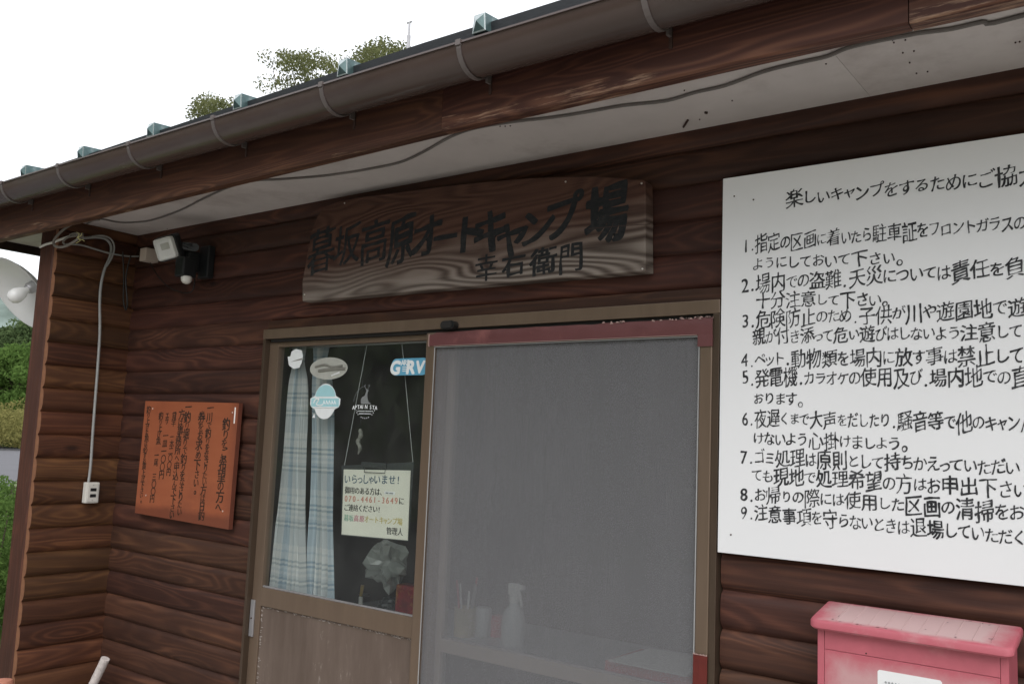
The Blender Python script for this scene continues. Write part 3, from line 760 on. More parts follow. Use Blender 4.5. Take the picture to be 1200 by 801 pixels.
# roof
def roof():
    z = lambda x: 2.506 - .004 * max(0, -1.4 - x)
    mb = MB(); t = .030; sl = .07
    x0, x1, y0, y1 = -4.17, 2.25, -.53, 5.2
    zt_ = lambda x: 2.521 - .0145 * max(0, -1.4 - x)
    for a, b in ((x0, -1.4), (-1.4, x1)):
        za, zb = zt_(a), zt_(b); q = (y1 - y0) * sl
        vs = [(a, y0, za - t), (b, y0, zb - t), (b, y0, zb), (a, y0, za), (a, y1, za - t + q), (b, y1, zb - t + q), (b, y1, zb + q), (a, y1, za + q)]
        mb.add(vs, [(0, 1, 2, 3), (7, 6, 5, 4), (3, 2, 6, 7), (4, 5, 1, 0), (0, 3, 7, 4), (1, 5, 6, 2)])
    r = mb.build('roof_sheet', M['roof'], cabin, (x0, y0, 2.5))
    # eave flashing lip
    MB().box((x0, -.5305, 2.462), (x1, -.5285, 2.4765)).build('drip_edge', M['roof'], r, (x0, -.53, 2.474))
    return z
rz = roof()
def batten_mesh():
    mb = MB(); w_, h, L, sl = .019, .042, 5.2, .07
    vs = [(-w_, 0, 0), (w_, 0, 0), (w_ * .8, 0, h), (-w_ * .8, 0, h)]
    vs += [(x, L, z + L * sl) for x, y, z in vs]
    mb.add(vs, [(0, 1, 5, 4), (1, 2, 6, 5), (2, 3, 7, 6), (3, 0, 4, 7), (7, 6, 5, 4)], 0)
    a = [(-w_, 0, 0), (w_, 0, 0), (w_ * .8, 0, h), (-w_ * .8, 0, h)]
    r = [(x * .82, -.001, h * .08 + z * .84) for x, y, z in a]; c = [(0.0, -.012, h * .52)]
    k = a + r + c
    mb.add(k, [(0, 1, 5, 4), (1, 2, 6, 5), (2, 3, 7, 6), (3, 0, 4, 7)], 1)
    mb.add(k, [(4, 5, 8), (5, 6, 8)], 0); mb.add(k, [(6, 7, 8), (7, 4, 8)], 1)
    me = bpy.data.meshes.new('roof_batten'); me.from_pydata(mb.v, [], mb.f); me.materials.append(M['cap']); me.materials.append(M['cap_light'])
    me.polygons.foreach_set('material_index', mb.mi); me.update(); return me
bme = batten_mesh()
for px, py in [(19, 207), (86, 185), (168, 158), (270, 125), (393, 86), (553, 42)]:
    p = at(px + 8, py, y=-.55); place(bme, (p.x, -.55, 2.493 - .008 * max(0, -1.2 - p.x)), 0, 'roof_batten')
for k in range(1, 8): place(bme, (-1.22 + .435 * k, -.55, 2.493), 0, 'roof_batten')
for k in range(1, 2): place(bme, (-3.38 - .43 * k, -.55, 2.472), 0, 'roof_batten')
# gutter
def gutter():
    gy, gz, R_ = -.514, 2.467, .056
    zf = lambda x: gz - .002 * max(0, -1.4 - x)
    mb = MB(); n = 18; nx = 60; vs = []; x0, x1 = -4.2, 2.25
    ring = []
    for j in range(n + 1): a = PI + PI * j / n; ring.append((gy + R_ * math.cos(a), R_ * math.sin(a)))
    ring = [(gy - R_ + .006, .004), (gy - R_ + .002, .007), (gy - R_ - .003, .005), (gy - R_ - .004, .0)] + ring
    inner = [(gy + (y - gy) * .955, z * .955 + .0005) for y, z in reversed(ring[3:])]
    ring = ring + inner; m = len(ring)
    for i in range(nx + 1):
        x = x0 + (x1 - x0) * i / nx; sag = .0015 * noise.noise(Vector((x * 1.1, 3, 0)))
        vs += [(x, y, zf(x) + z + sag) for y, z in ring]
    fs = [(i * m + k, (i + 1) * m + k, (i + 1) * m + (k + 1) % m, i * m + (k + 1) % m) for i in range(nx) for k in range(m)]
    fs += [tuple(range(m)), tuple(nx * m + k for k in range(m - 1, -1, -1))]
    gu = mb.add(vs, fs).build('gutter', M['gutter'], cabin, (x0, gy, gz), True)
    # end stop
    e = [(x0 + .002, gy + R_ * math.cos(PI + PI * j / 12) * .95, zf(x0) + R_ * math.sin(PI + PI * j / 12) * .95) for j in range(13)]
    MB().add(e, [tuple(range(13))]).build('end_stop', M['gutter'], gu, (x0, gy, gz))
    bm_ = MB(); vs = []
    k = 12
    for dx in (-.006, .006):
        for rr in (R_ + .0008, R_ + .0035):
            for j in range(k + 1): a = PI * .98 + PI * .94 * j / k; vs.append((dx, rr * math.cos(a), rr * math.sin(a)))
    K = k + 1
    for j in range(k):
        bm_.f += [(K + j, 3 * K + j, 3 * K + j + 1, K + j + 1), (j, j + 1, 2 * K + j + 1, 2 * K + j), (K + j, K + j + 1, j + 1, j), (2 * K + j, 2 * K + j + 1, 3 * K + j + 1, 3 * K + j)]
    bm_.v = vs; bm_.mi = [0] * len(bm_.f)
    bm_.box((-.007, -R_ - .006, -.004), (.007, -R_ + .006, .009)); bm_.box((-.003, R_ - .012, -.052), (.003, R_ + .006, .0))
    bm_.box((-.0035, .058, -.075), (.0035, .0615, -.03), mi=1)
    me = bpy.data.meshes.new('gutter_bracket'); me.from_pydata(bm_.v, [], bm_.f); me.materials.append(M['bracket']); me.materials.append(M['rust']); me.polygons.foreach_set('material_index', bm_.mi); me.update()
    for px, py in [(2, 215), (68, 194), (151, 168), (250, 139), (377, 99), (538, 53), (754, -5)]:
        p = at(px, py, y=-.57); o = bpy.data.objects.new('gutter_bracket', me); col.objects.link(o); o.parent = gu
        o.location = Vector((p.x, gy, zf(p.x))) - gu.location
    for j in range(1, 7):
        o = bpy.data.objects.new('gutter_bracket', me); col.objects.link(o); o.parent = gu; o.location = Vector((-.80 + .45 * j, gy, gz)) - gu.location
gutter()
# specks, nails and insect marks on the soffit
mb = MB(); rn = random.Random(8)
for px, py in [(1046, 47), (1047.5, 50), (1061, 47), (1058, 62), (1071, 60), (1066, 73.5), (1074, 86), (1087, 84), (802, 106), (968, 75), (196, 268), (586, 148), (592, 148), (598, 147.5), (858, 118), (1190, 50), (1195, 49), (820, 140)]:
    p = at(px, py, z=SOF - .001); r = .0016
    mb.lathe([(r, -.0015), (r, .001)], 6, Matrix.Translation(p))
for a, b in (((801, 149), (806, 141)), ((826, 132), (829, 132.5))):
    mb.tube([at(*a, z=SOF - .003), at(*b, z=SOF - .003)], .003, 5)
o = mb.build('soffit_nails', M['rust'], cabin, kind='stuff')

# ------------------------------------------------------------------ sliding door set
FY = -.036
fr = MB(); frame_w = .030
frame = MB().box((DX0, FY, 1.924), (DX1, tk, HZ), .002).build('door_frame', M['bronze'], cabin, (DX0, FY, 0))
MB().box((DX0, FY + .001, .03), (DX0 + .012, tk, 1.9235), .0015).build('frame_jamb', M['bronze_dark'], frame, (DX0, FY, 0))
MB().box((DX0 + .0121, FY + .0225 + .03, .03), (DX0 + .0135, tk, 1.9235)).build('jamb_gap_shade', M['bronze_shadow'], frame, (DX0, FY, 0))  # dark strip, the shade of the jamb groove put into its colour
MB().box((DX1 - .017, FY + .001, .03), (DX1, tk, 1.9235), .0015).build('frame_jamb', M['bronze_dark'], frame, (DX1, FY, 0))
MB().box((DX0 + .03, FY + .012, 1.9145), (DX1 - .017, tk, 1.9235)).build('head_track', M['bronze_shadow'], frame, (DX0, FY, 1.9))  # track coloured near-black, shade under the door head painted in
MB().box((DX0, FY, .005), (DX1, tk, .029)).build('sill_track', M['bronze_dark'], frame, (DX0, FY, 0))
def glass_door(x0, x1, y, sl, sr, label, rb_, rt_, tb_, lowglass=False, fm='bronze'):
    d = MB().box((x0, y, .06), (x0 + sl, y + .028, 1.914), .002).build('sliding_door', M[fm], cabin, (x0, y, .03))
    tag(d, label)
    MB().box((x1 - sr, y, .06), (x1, y + .028, 1.914), .002).build('stile', M[fm], d, (x1, y, .03))
    MB().box((x0 + sl, y + .001, tb_), (x1 - sr, y + .027, 1.914), .002).build('top_rail', M[fm], d, (x0, y, 1.89))
    MB().box((x0 + sl, y - .001, rb_), (x1 - sr, y + .029, rt_), .002).build('middle_rail', M[fm], d, (x0, y, 1.03))
    MB().box((x0 + sl, y + .004, rt_ + .0005), (x1 - sr, y + .0115, rt_ + .005)).build('glazing_bead', M['steel'], d, (x0, y, 1.08))
    MB().box((x0 + sl, y + .001, .06), (x1 - sr, y + .027, .13), .002).build('bottom_rail', M[fm], d, (x0, y, .06))
    MB().box((x0 + sl, y + .012, rt_ + .0005), (x1 - sr, y + .016, tb_ - .0005)).build('glass_pane', M['glass'], d, (x0, y, 1.08))
    if lowglass: MB().box((x0 + sl, y + .012, .1305), (x1 - sr, y + .016, rb_ - .0005)).build('glass_pane', M['glass'], d, (x0, y, .13))
    else: MB().box((x0 + sl, y + .006, .1305), (x1 - sr, y + .018, rb_ - .0005)).build('lower_panel', M['panel'], d, (x0, y, .13))
    return d
dl = glass_door(DX0 + .012, -1.745, -.0135, .046, .045, 'left glazed door leaf with a weathered brown lower panel', 1.030, 1.090, 1.897)
dr = glass_door(-1.775, DX1 - .018, .018, .048, .035, 'right glazed door leaf standing behind the insect screen', 1.003, 1.040, 1.885, True, 'pale_frame')
# worn pale rim of the lower panel
rn = random.Random(4); mb = MB()
for k in range(140):
    if k < 90: x = rn.uniform(DX0 + .06, -1.80); z = 1.0285 - abs(rn.gauss(0, .003))
    else: x = DX0 + .0585 + abs(rn.gauss(0, .004)); z = rn.uniform(.75, 1.027)
    s = rn.uniform(.0015, .006); mb.prism([(x - s, z - .0012), (x + s, z - .0018), (x + s * .6, z + .0002), (x - s * .7, z)], -.0083, -.0076)
mb.build('flaked_edge', plain('pale_flaked_paint', (.34, .30, .27), .8), dl, kind='stuff')
# key plate on the left jamb
p0 = at(297, 703, y=FY + .01); p1 = at(293, 746, y=FY + .01)
kp = MB().box((DX0 + .014, -.020, p1.z), (DX0 + .034, -.0136, p0.z), .002).build('key_plate', M['steel'], frame, (DX0, FY, p1.z))
# a slim plate screwed on it
MB().lathe([(.003, 0), (.003, .002)], 8, Matrix.Translation((DX0 + .024, -.020, (p0.z + p1.z) / 2)) @ Matrix.Rotation(PI / 2, 4, 'X')).build('screw', M['rust'], kp, (DX0 + .024, FY, 1.1))
# insect screen door
SY = -.0365
sx0, sx1 = -1.792, -.886
scr = MB().box((sx0, SY, .05), (sx0 + .034, SY + .018, 1.914), .003).build('screen_door', M['bronze'], cabin, (sx0, SY, .05))
tag(scr, 'grey insect screen leaf with dusky red tape along its top rail')
MB().box((sx1 - .032, SY, .05), (sx1, SY + .018, 1.914), .003).build('stile', M['bronze'], scr, (sx1, SY, .05))
MB().box((sx0 + .034, SY + .001, 1.872), (sx1 - .032, SY + .017, 1.913), .002).build('top_rail', M['bronze'], scr, (sx0, SY, 1.87))
MB().box((sx0 + .034, SY + .001, .05), (sx1 - .032, SY + .017, .12), .002).build('bottom_rail', M['bronze'], scr, (sx0, SY, .05))
g = MB(); nx, nz = 24, 40; vs = []
for j in range(nz + 1):
    for i in range(nx + 1):
        x = sx0 + .0345 + (sx1 - sx0 - .067) * i / nx; z = .1205 + 1.751 * j / nz
        vs.append((x, SY + .009 + .0015 * noise.noise(Vector((x * 3, z * 3, 0))), z))
g.add(vs, [(j * (nx + 1) + i, j * (nx + 1) + i + 1, (j + 1) * (nx + 1) + i + 1, (j + 1) * (nx + 1) + i) for j in range(nz) for i in range(nx)])
g.build('insect_mesh', M['screen'], scr, (sx0, SY, .12), True)
MB().box((sx0 + .0345, SY - .001, .1205), (sx0 + .0365, SY + .001, 1.8715)).box((sx1 - .0345, SY - .001, .1205), (sx1 - .0325, SY + .001, 1.8715)).box((sx0 + .037, SY - .001, 1.8695), (sx1 - .035, SY + .001, 1.8715)).build('mesh_bead', M['white_metal'], scr, (sx0, SY, .12))
# tape: wraps the top rail with a wrinkled, torn edge
def tape():
    mb = MB(); n = 70; vs = []; x0, x1 = sx0 + .016, sx1 + .002
    for i in range(n + 1):
        x = x0 + (x1 - x0) * i / n; t = i / n
        wob = .0022 * noise.noise(Vector((x * 9, 0, 3))); top = 1.9135 + .0028 * noise.noise(Vector((x * 16, 7, 3))) - (.006 if i < 2 else 0)
        bot = 1.8745 + .0006 * noise.noise(Vector((x * 12, 2, 0)))
        for j in range(5):
            v = j / 4; z = bot + (top - bot) * v
            vs.append((x, SY - .0035 - .0016 * math.sin(v * PI) - abs(wob) * (v > .7) - .001 * noise.noise(Vector((x * 20, v * 3, 1))), z))
    mb.add(vs, [(i * 5 + j, (i + 1) * 5 + j, (i + 1) * 5 + j + 1, i * 5 + j + 1) for i in range(n) for j in range(4)])
    t_ = mb.build('tape', M['tape'], scr, (x0, SY, 1.87), True)
    m2 = MB().box((x1 - .038, SY - .004, 1.846), (x1, SY - .0008, 1.8744)).build('tape', M['tape'], scr, (x1, SY, 1.84))
    e = MB(); rn = random.Random(2)
    e.box((x0 - .0025, SY - .0055, 1.873), (x0, SY - .001, 1.909))
    for i in range(36):
        x = x1 - rn.random() ** 2 * .3; z = 1.913 + rn.uniform(-.001, .003); s = rn.uniform(.002, .006)
        e.prism([(x - s, z - .001), (x + s, z - .0015), (x + s * .5, z + .0015), (x - s * .4, z + .002)], SY - .0065, SY - .0055)
    e.box((x0 + .02, SY - .0066, 1.8735), (x1 - .04, SY - .004, 1.8744))
    e.build('torn_edge', M['tape_edge'], t_, (x0, SY, 1.91), kind='stuff')
tape()
zr = at(815, 765, y=SY).z
rt = MB().box((sx1 - .034, SY - .003, .5), (sx1 - .019, SY - .0005, zr), .001).box((sx1 - .019, SY - .0045, .5), (sx1 + .001, SY - .0005, zr - .001), .001).build('red_tape', M['tape_red'], scr, (sx1, SY, .5))
e = MB(); rn = random.Random(6)
for i in range(10):
    x = sx1 - .034 + i * .0035; e.prism([(x, zr - .001), (x + .0033, zr - .001), (x + .002, zr + rn.uniform(.001, .004))], SY - .0052, SY - .0046)
e.build('torn_edge', M['tape_edge'], rt, (sx1, SY, zr), kind='stuff')
# black stop on the header
p = at(527, 381, y=FY - .01)
s_ = empty('door_buffer', (p.x, FY, p.z), 'small black oval rubber knob fixed to the door head above the screen corner', 'door buffer')
mb = MB(); vs = []
def capsule(hw, hh, y0, y1, c, n=10):
    P = []
    for i in range(n + 1): a = -PI / 2 + PI * i / n; P.append((c[0] + hw - hh + hh * math.cos(a), c[1] + hh * math.sin(a)))
    for i in range(n + 1): a = PI / 2 + PI * i / n; P.append((c[0] - hw + hh + hh * math.cos(a), c[1] + hh * math.sin(a)))
    return MB().prism(P, y0, y1)
capsule(.026, .012, FY - .022, FY - .001, (p.x, p.z)).build('body', M['plastic_black'], s_, (p.x, FY, p.z))
capsule(.021, .009, FY - .025, FY - .0225, (p.x - .001, p.z)).build('face', M['bronze_shadow'], s_, (p.x, FY, p.z))

# ------------------------------------------------------------------ room behind the door
RY = .115
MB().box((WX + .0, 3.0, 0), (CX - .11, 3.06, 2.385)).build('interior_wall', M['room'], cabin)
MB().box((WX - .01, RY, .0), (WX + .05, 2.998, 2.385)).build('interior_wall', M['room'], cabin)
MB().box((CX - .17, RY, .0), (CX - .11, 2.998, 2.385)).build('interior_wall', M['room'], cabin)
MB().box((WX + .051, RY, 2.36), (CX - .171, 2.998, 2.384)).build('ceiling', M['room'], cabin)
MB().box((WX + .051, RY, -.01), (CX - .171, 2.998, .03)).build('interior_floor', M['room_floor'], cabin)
# counter
KZ = .985
ct = empty('counter', (-1.8, .4, .03), 'grey counter top standing just inside the glazed door', 'counter')
MB().box((-2.5, .20, KZ - .03), (-.95, .62, KZ), .004).build('top', M['counter'], ct, (-2.5, .2, KZ))
for x in (-2.46, -1.0):
    for y in (.24, .58): MB().box((x - .02, y - .02, .03), (x + .02, y + .02, KZ - .031)).build('leg', M['dark_wood'], ct, (x, y, .03))
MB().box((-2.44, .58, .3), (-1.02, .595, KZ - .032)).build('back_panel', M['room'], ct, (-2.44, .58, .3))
def paper(label, x0, x1, y0, y1, z):
    o = MB().box((x0, y0, z), (x1, y1, z + .002)).build('paper_sheet', M['label_white'], None, (x0, y0, z)); return tag(o, label, 'paper')
q = at(462, 712, z=KZ)
paper('white paper sheet lying on the counter below the plastic bag', q.x - .04, q.x + .10, q.y + .0, q.y + .12, KZ + .001)
# curtain
def curtain():
    rt_ = empty('curtain', (-2.40, .06, 1.05), 'blue and white plaid curtain gathered behind the left door glass', 'curtain')
    zt, zb = 1.905, 1.045
    for part, (tx0, tx1, bx0, bx1, y, pl, ph, u0) in enumerate([(-2.49, -2.42, -2.517, -2.35, .045, 8, .3, 0.), (-2.42, -2.34, -2.372, -2.235, .075, 4, 1.2, .55)]):
        nx, nz = 90, 50; vs = []; uv = []
        for j in range(nz + 1):
            v = j / nz; z = zt + (zb - zt) * v
            g_ = min(1, max(0, (v - .06) / .94)); pinch = math.exp(-((v - .06) / .05) ** 2) * .35
            a = tx0 + (bx0 - tx0) * g_ ** .7; b = tx1 + (bx1 - tx1) * g_ ** .7; m = (a + b) / 2; a = a + (m - a) * pinch; b = b + (m - b) * pinch
            for i in range(nx + 1):
                u = i / nx; x = a + (b - a) * u + .004 * math.sin(z * 9 + u * 5)
                amp = .007 + .009 * g_
                yy = y + amp * math.sin(u * pl * 2 * PI + ph + .8 * math.sin(z * 3 + part)) + .5 * amp * math.sin(u * pl * 4.7 * PI + z * 2) + .004 * noise.noise(Vector((u * 14, z * 5, part)))
                vs.append((x, yy, z)); uv.append((u0 + u * .55, 1 - v))
        fs = [(j * (nx + 1) + i, (j + 1) * (nx + 1) + i, (j + 1) * (nx + 1) + i + 1, j * (nx + 1) + i + 1) for j in range(nz) for i in range(nx)]
        o = MB().add(vs, fs).build('panel', M['curtain'], rt_, (-2.46, .14, 1.05), True)
        ul = o.data.uv_layers.new(name='UVMap'); 
        ul.data.foreach_set('uv', [k for l in o.data.loops for k in uv[l.vertex_index]])
    MB().tube([(-2.53, .065, 1.905), (-1.8, .065, 1.905)], .006, 8).build('rod', M['steel'], rt_, (-2.66, .14, 1.908))
    mb = MB()
    mb.tube(smooth_path([(-2.485, .030, 1.845), (-2.45, .026, 1.838), (-2.42, .030, 1.846)], 3), .006, 6).build('tie', M['steel'], rt_, (-2.55, .1, 1.84))
curtain()
# things on the counter, seen through glass and screen
def blob(c, r, seed, squash=(1, 1, 1), amp=.45, fr=3., n=3):
    bm = bmesh.new(); bmesh.ops.create_icosphere(bm, subdivisions=n, radius=1)
    vs = []
    for v in bm.verts:
        d = v.co.normalized(); k = 1 + amp * noise.noise(d * fr + Vector((seed, 0, 0))) + amp * .5 * abs(noise.noise(d * fr * 2.3 + Vector((0, seed, 0))))
        vs.append(Vector(c) + Vector((d.x * r * k * squash[0], d.y * r * k * squash[1], d.z * r * k * squash[2])))
    fs = [[v.index for v in f.verts] for f in bm.faces]; bm.free(); return MB().add(vs, fs)
q = at(455, 660, y=.30); q.z = max(q.z, KZ + .07)
bag = blob((q.x, .30, q.z), .062, 2, (1.05, .8, 1.0), .9, 1.9).build('plastic_bag', M['bag'], None, (q.x, .30, KZ)); tag(bag, 'crumpled pale plastic bag of things behind the glass', 'plastic bag')
bs = blob((q.x, .34, KZ + .035), .05, 7, (1.1, .8, .66), .5).build('cloth_bundle', M['holder'], None, (q.x, .34, KZ)); tag(bs, 'dark bundle under the crumpled plastic bag', 'bundle')
q = at(481, 676, y=.32)
pk = MB().box((q.x - .05, .30, KZ + .001), (q.x + .05, .36, KZ + .125), .012).build('snack_packet', M['red_pack'], None, (q.x, .32, KZ)); tag(pk, 'red printed packet beside the plastic bag behind the glass', 'packet')
q = at(424, 679, y=.30)
tb = empty('lighter', (q.x, .30, KZ), 'small pale stick with a brassy tip standing behind the glass', 'lighter')
MB().tube([(q.x, .30, KZ + .001), (q.x, .30, KZ + .06)], .008, 8).build('body', M['plastic_white'], tb, (q.x, .3, KZ))
MB().tube([(q.x, .30, KZ + .062), (q.x + .005, .30, KZ + .10)], .006, 8).build('tip', M['brass'], tb, (q.x, .3, KZ + .06))
q = at(427, 698, z=KZ); ds = MB().lathe([(.02, .001), (.024, .006), (.02, .008)], 16, Matrix.Translation((q.x, q.y, KZ))).build('small_dish', M['steel'], None, (q.x, q.y, KZ)); tag(ds, 'shiny little round dish on the counter behind the glass', 'dish')
q = at(601, 742, y=.31)
sb = empty('spray_bottle', (q.x, .31, KZ), 'clear spray bottle with a white trigger head behind the screen', 'spray bottle')
MB().lathe([(.033, .001), (.036, .01), (.036, .075), (.030, .10), (.016, .118), (.013, .128)], 20, Matrix.Translation((q.x, .31, KZ))).build('bottle', M['clear_plastic'], sb, (q.x, .31, KZ), True)
MB().lathe([(.014, .128), (.015, .148), (.011, .15)], 16, Matrix.Translation((q.x, .31, KZ))).build('collar', M['label_white'], sb, (q.x, .31, KZ), True)
MB().box((q.x - .018, .298, KZ + .15), (q.x + .016, .322, KZ + .186), .006).box((q.x + .016, .302, KZ + .168), (q.x + .036, .318, KZ + .182), .003).build('spray_head', M['label_white'], sb, (q.x, .31, KZ + .15))
MB().tube(smooth_path([(q.x + .014, .31, KZ + .165), (q.x + .022, .31, KZ + .15), (q.x + .030, .31, KZ + .118)], 3), .0045, 6).build('trigger', M['label_white'], sb, (q.x, .31, KZ + .15))
cb = empty('pen_holder', (-1.87, .3, KZ), 'straw-coloured holder full of pens behind the screen', 'pen holder')
q = at(545, 725, y=.3); cb.location.x = q.x
MB().lathe([(.034, .001), (.036, .09), (.033, .09), (.031, .008)], 18, Matrix.Translation((q.x, .3, KZ)), capt=False).build('cup', M['cork'], cb, (q.x, .3, KZ), True)
rn = random.Random(9)
for k in range(6):
    a = rn.uniform(0, 2 * PI); p0 = Vector((q.x + .012 * math.cos(a), .3 + .012 * math.sin(a), KZ + .01)); p1 = p0 + Vector((.022 * math.cos(a), .02 * math.sin(a), rn.uniform(.13, .18)))
    MB().tube([p0, p1], .0035, 6).build('pen', [M['label_white'], M['binder'], M['steel']][k % 3], cb, p0)
q = at(580, 735, y=.36)
cn = MB().lathe([(.022, .001), (.022, .06), (.018, .066)], 16, Matrix.Translation((q.x, .37, KZ))).build('tin', M['binder'], None, (q.x, .37, KZ), True); tag(cn, 'small red tin half hidden by the spray bottle', 'tin')
q = at(560, 735, y=.33)
jr = MB().lathe([(.026, .001), (.027, .085), (.024, .09)], 16, Matrix.Translation((q.x + .012, .34, KZ))).build('glass_jar', M['clear_plastic'], None, (q.x, .34, KZ), True); tag(jr, 'pale jar between the pen holder and the spray bottle', 'jar')
q = at(775, 790, y=.3)
bd = empty('binder', (q.x, .33, KZ), 'red binder under loose papers behind the lower right of the screen', 'binder')
MB().box((q.x - .13, .215, KZ + .001), (q.x + .13, .42, KZ + .036), .004).build('cover', M['binder'], bd, (q.x, .3, KZ))
pp = MB().add([(q.x - .11, .20, KZ + .039), (q.x + .12, .205, KZ + .038), (q.x + .12, .41, KZ + .048), (q.x - .09, .40, KZ + .043)], [(0, 1, 2, 3)])
pp.add([(x, y, z + .003) for x, y, z in pp.v], [(0, 1, 2, 3)]); pp.add(list(pp.v), [(0, 1, 5, 4), (1, 2, 6, 5), (2, 3, 7, 6), (3, 0, 4, 7)])
tag(pp.build('paper_stack', M['label_white'], None, (q.x, .3, KZ + .04)), 'loose white papers lying on the red binder', 'paper')
# chair back seen low through the screen
q = at(535, 800, y=.1)
chx, chy = -1.62, .9
ch = empty('chair', (chx, chy, .03), 'pale wooden chair back seen low through the screen', 'chair')
MB().tube(smooth_path([(chx - .2, chy, .45), (chx - .2, chy - .01, .68), (chx - .13, chy - .02, .78), (chx + .13, chy - .02, .78), (chx + .2, chy - .01, .68), (chx + .2, chy, .45)], 5), .014, 8).build('backrest', M['chair'], ch, (chx, chy, .45))
MB().box((chx - .21, chy, .44), (chx + .21, chy + .4, .465), .006).build('seat', M['chair'], ch, (chx, chy, .44))
for dx in (-.19, .19):
    for dy in (.02, .38): MB().tube([(chx + dx, chy + dy, .03), (chx + dx, chy + dy, .44)], .013, 8).build('leg', M['chair'], ch, (chx + dx, chy + dy, .03))
sf = empty('shelf', (-.6, 2.7, .03), 'tall shelf of boxes against the back wall of the room', 'shelf')
for k in range(4): MB().box((-2.2, 2.55, .5 + k * .45), (-.4, 2.98, .53 + k * .45)).build('shelf_board', M['dark_wood'], sf, (-2.2, 2.55, .5))
for x in (-2.22, -.40): MB().box((x, 2.55, .031), (x + .02, 2.98, 2.2)).build('side_panel', M['dark_wood'], sf, (x, 2.55, .03))

# ------------------------------------------------------------------ window notice and stickers
GY = -.0015     # outer face of the left pane
def on(px, py, y): return at(px, py, y=y)
NY = .022
H = [on(400.3, 545, NY), on(484.8, 541, NY), on(478.5, 634, NY), on(399.6, 627, NY)]
nt_ = empty('hanging_notice', (H[0].x, NY, H[3].z), 'cream typed notice in a dark clipboard hanging on strings behind the left glass', 'notice')
MB().prism([(H[3].x, H[3].z), (H[2].x, H[2].z), (H[1].x, H[1].z), (H[0].x, H[0].z)], NY, NY + .004).build('backing', M['holder'], nt_, (H[0].x, NY, H[3].z))
Pp = [on(402.8, 549.6, NY - .002), on(481, 550.9, NY - .002), on(477.6, 632.7, NY - .002), on(400.3, 625.7, NY - .002)]
MB().prism([(Pp[3].x, Pp[3].z), (Pp[2].x, Pp[2].z), (Pp[1].x, Pp[1].z), (Pp[0].x, Pp[0].z)], NY - .002, NY - .0005).build('paper', M['paper_cream'], nt_, (H[0].x, NY, H[3].z))
for a, b in (((430, 404), (403.5, 546)), ((471, 401), (484, 542))):
    MB().tube([on(*a, NY + .002), on(*b, NY + .002)], .0011, 5).build('string', M['string'], nt_, on(*b, NY))
cl = [on(427, 544, NY - .006), on(427, 553, NY - .006), on(451, 554, NY - .006), on(452, 544.5, NY - .006)]
MB().tube(cl, .0012, 6).build('clip', M['holder'], nt_, cl[0])
c0 = on(439, 544, NY); MB().box((c0.x - .055, NY - .006, c0.z - .010), (c0.x + .055, NY + .006, c0.z + .006), .002).build('clip_bar', M['holder'], nt_, c0)
rn = random.Random(12); LY = NY - .0026
for txt, a, b, sz, mat, n in [('いらっしゃいませ!', (407, 561), (466.8, 562), .0300, 'navy_print', None), ('御用のある方は、', (407, 574), (446.5, 576.2), .0225, 'black_print', None),
        ('070-4461-3649', (405.6, 583.6), (464.3, 586.3), .0245, 'red_print', None), ('に', (470.4, 586.8), (471, 586.8), .0225, 'black_print', None), ('ご連絡ください!', (405.8, 594.3), (444.3, 596.6), .0215, 'black_print', None),
        ('暮坂', (405.8, 606.4), (411.6, 606.8), .0210, 'green_print', None), ('高原', (417.5, 607), (424, 607.6), .0210, 'pink_print', None), ('オートキャンプ場', (429.5, 608), (468.6, 611), .0210, 'gold_print', None), ('管理人', (455.9, 621.8), (469.0, 622.9), .0225, 'black_print', None)]:
    cs = line(txt, on(*a, LY), on(*b, LY), sz, LY, rn, jit=0, hand=False)
    letter(cs, LY, 'lettering', M[mat], nt_, weight=.012, contrast=.026 if txt[0] != 'い' else .012)
q = on(456.5, 577.4, LY); MB().box((q.x - .022, LY - .0005, q.z - .004), (q.x + .022, LY + .0005, q.z + .005)).build('correction_slip', M['label_white'], nt_, q)
MB().box((q.x - .016, LY - .0009, q.z - .002), (q.x - .004, LY - .0006, q.z + .002)).box((q.x + .0, LY - .0009, q.z - .002), (q.x + .016, LY - .0006, q.z + .002)).build('print', M['grey_print'], nt_, q)
# small carved charm hanging behind the glass
q = on(421, 517, .026)
cm = empty('hanging_charm', (q.x, .026, q.z), 'small greyish twisted charm hanging behind the glass above the notice', 'charm')
MB().tube(smooth_path([q + Vector((0, 0, .04)), q + Vector((.006, 0, .02)), q + Vector((-.005, 0, 0)), q + Vector((.005, 0, -.02)), q + Vector((-.002, 0, -.04))], 4), [.003, .006, .007, .006, .008, .007, .005, .007, .008, .007, .006, .006, .007, .006, .004, .003, .002], 7).build('charm', M['st_greydark'], cm, q)
MB().tube([q + Vector((0, 0, .04)), (q.x, .026, 1.895)], .0007, 4).build('thread', M['holder'], cm, q)
SYK = GY - .0008
def ell(c, rx, rz, n=28, a0=0): return [(c.x + rx * math.cos(a0 + 2 * PI * i / n), c.z + rz * math.sin(a0 + 2 * PI * i / n)) for i in range(n)]
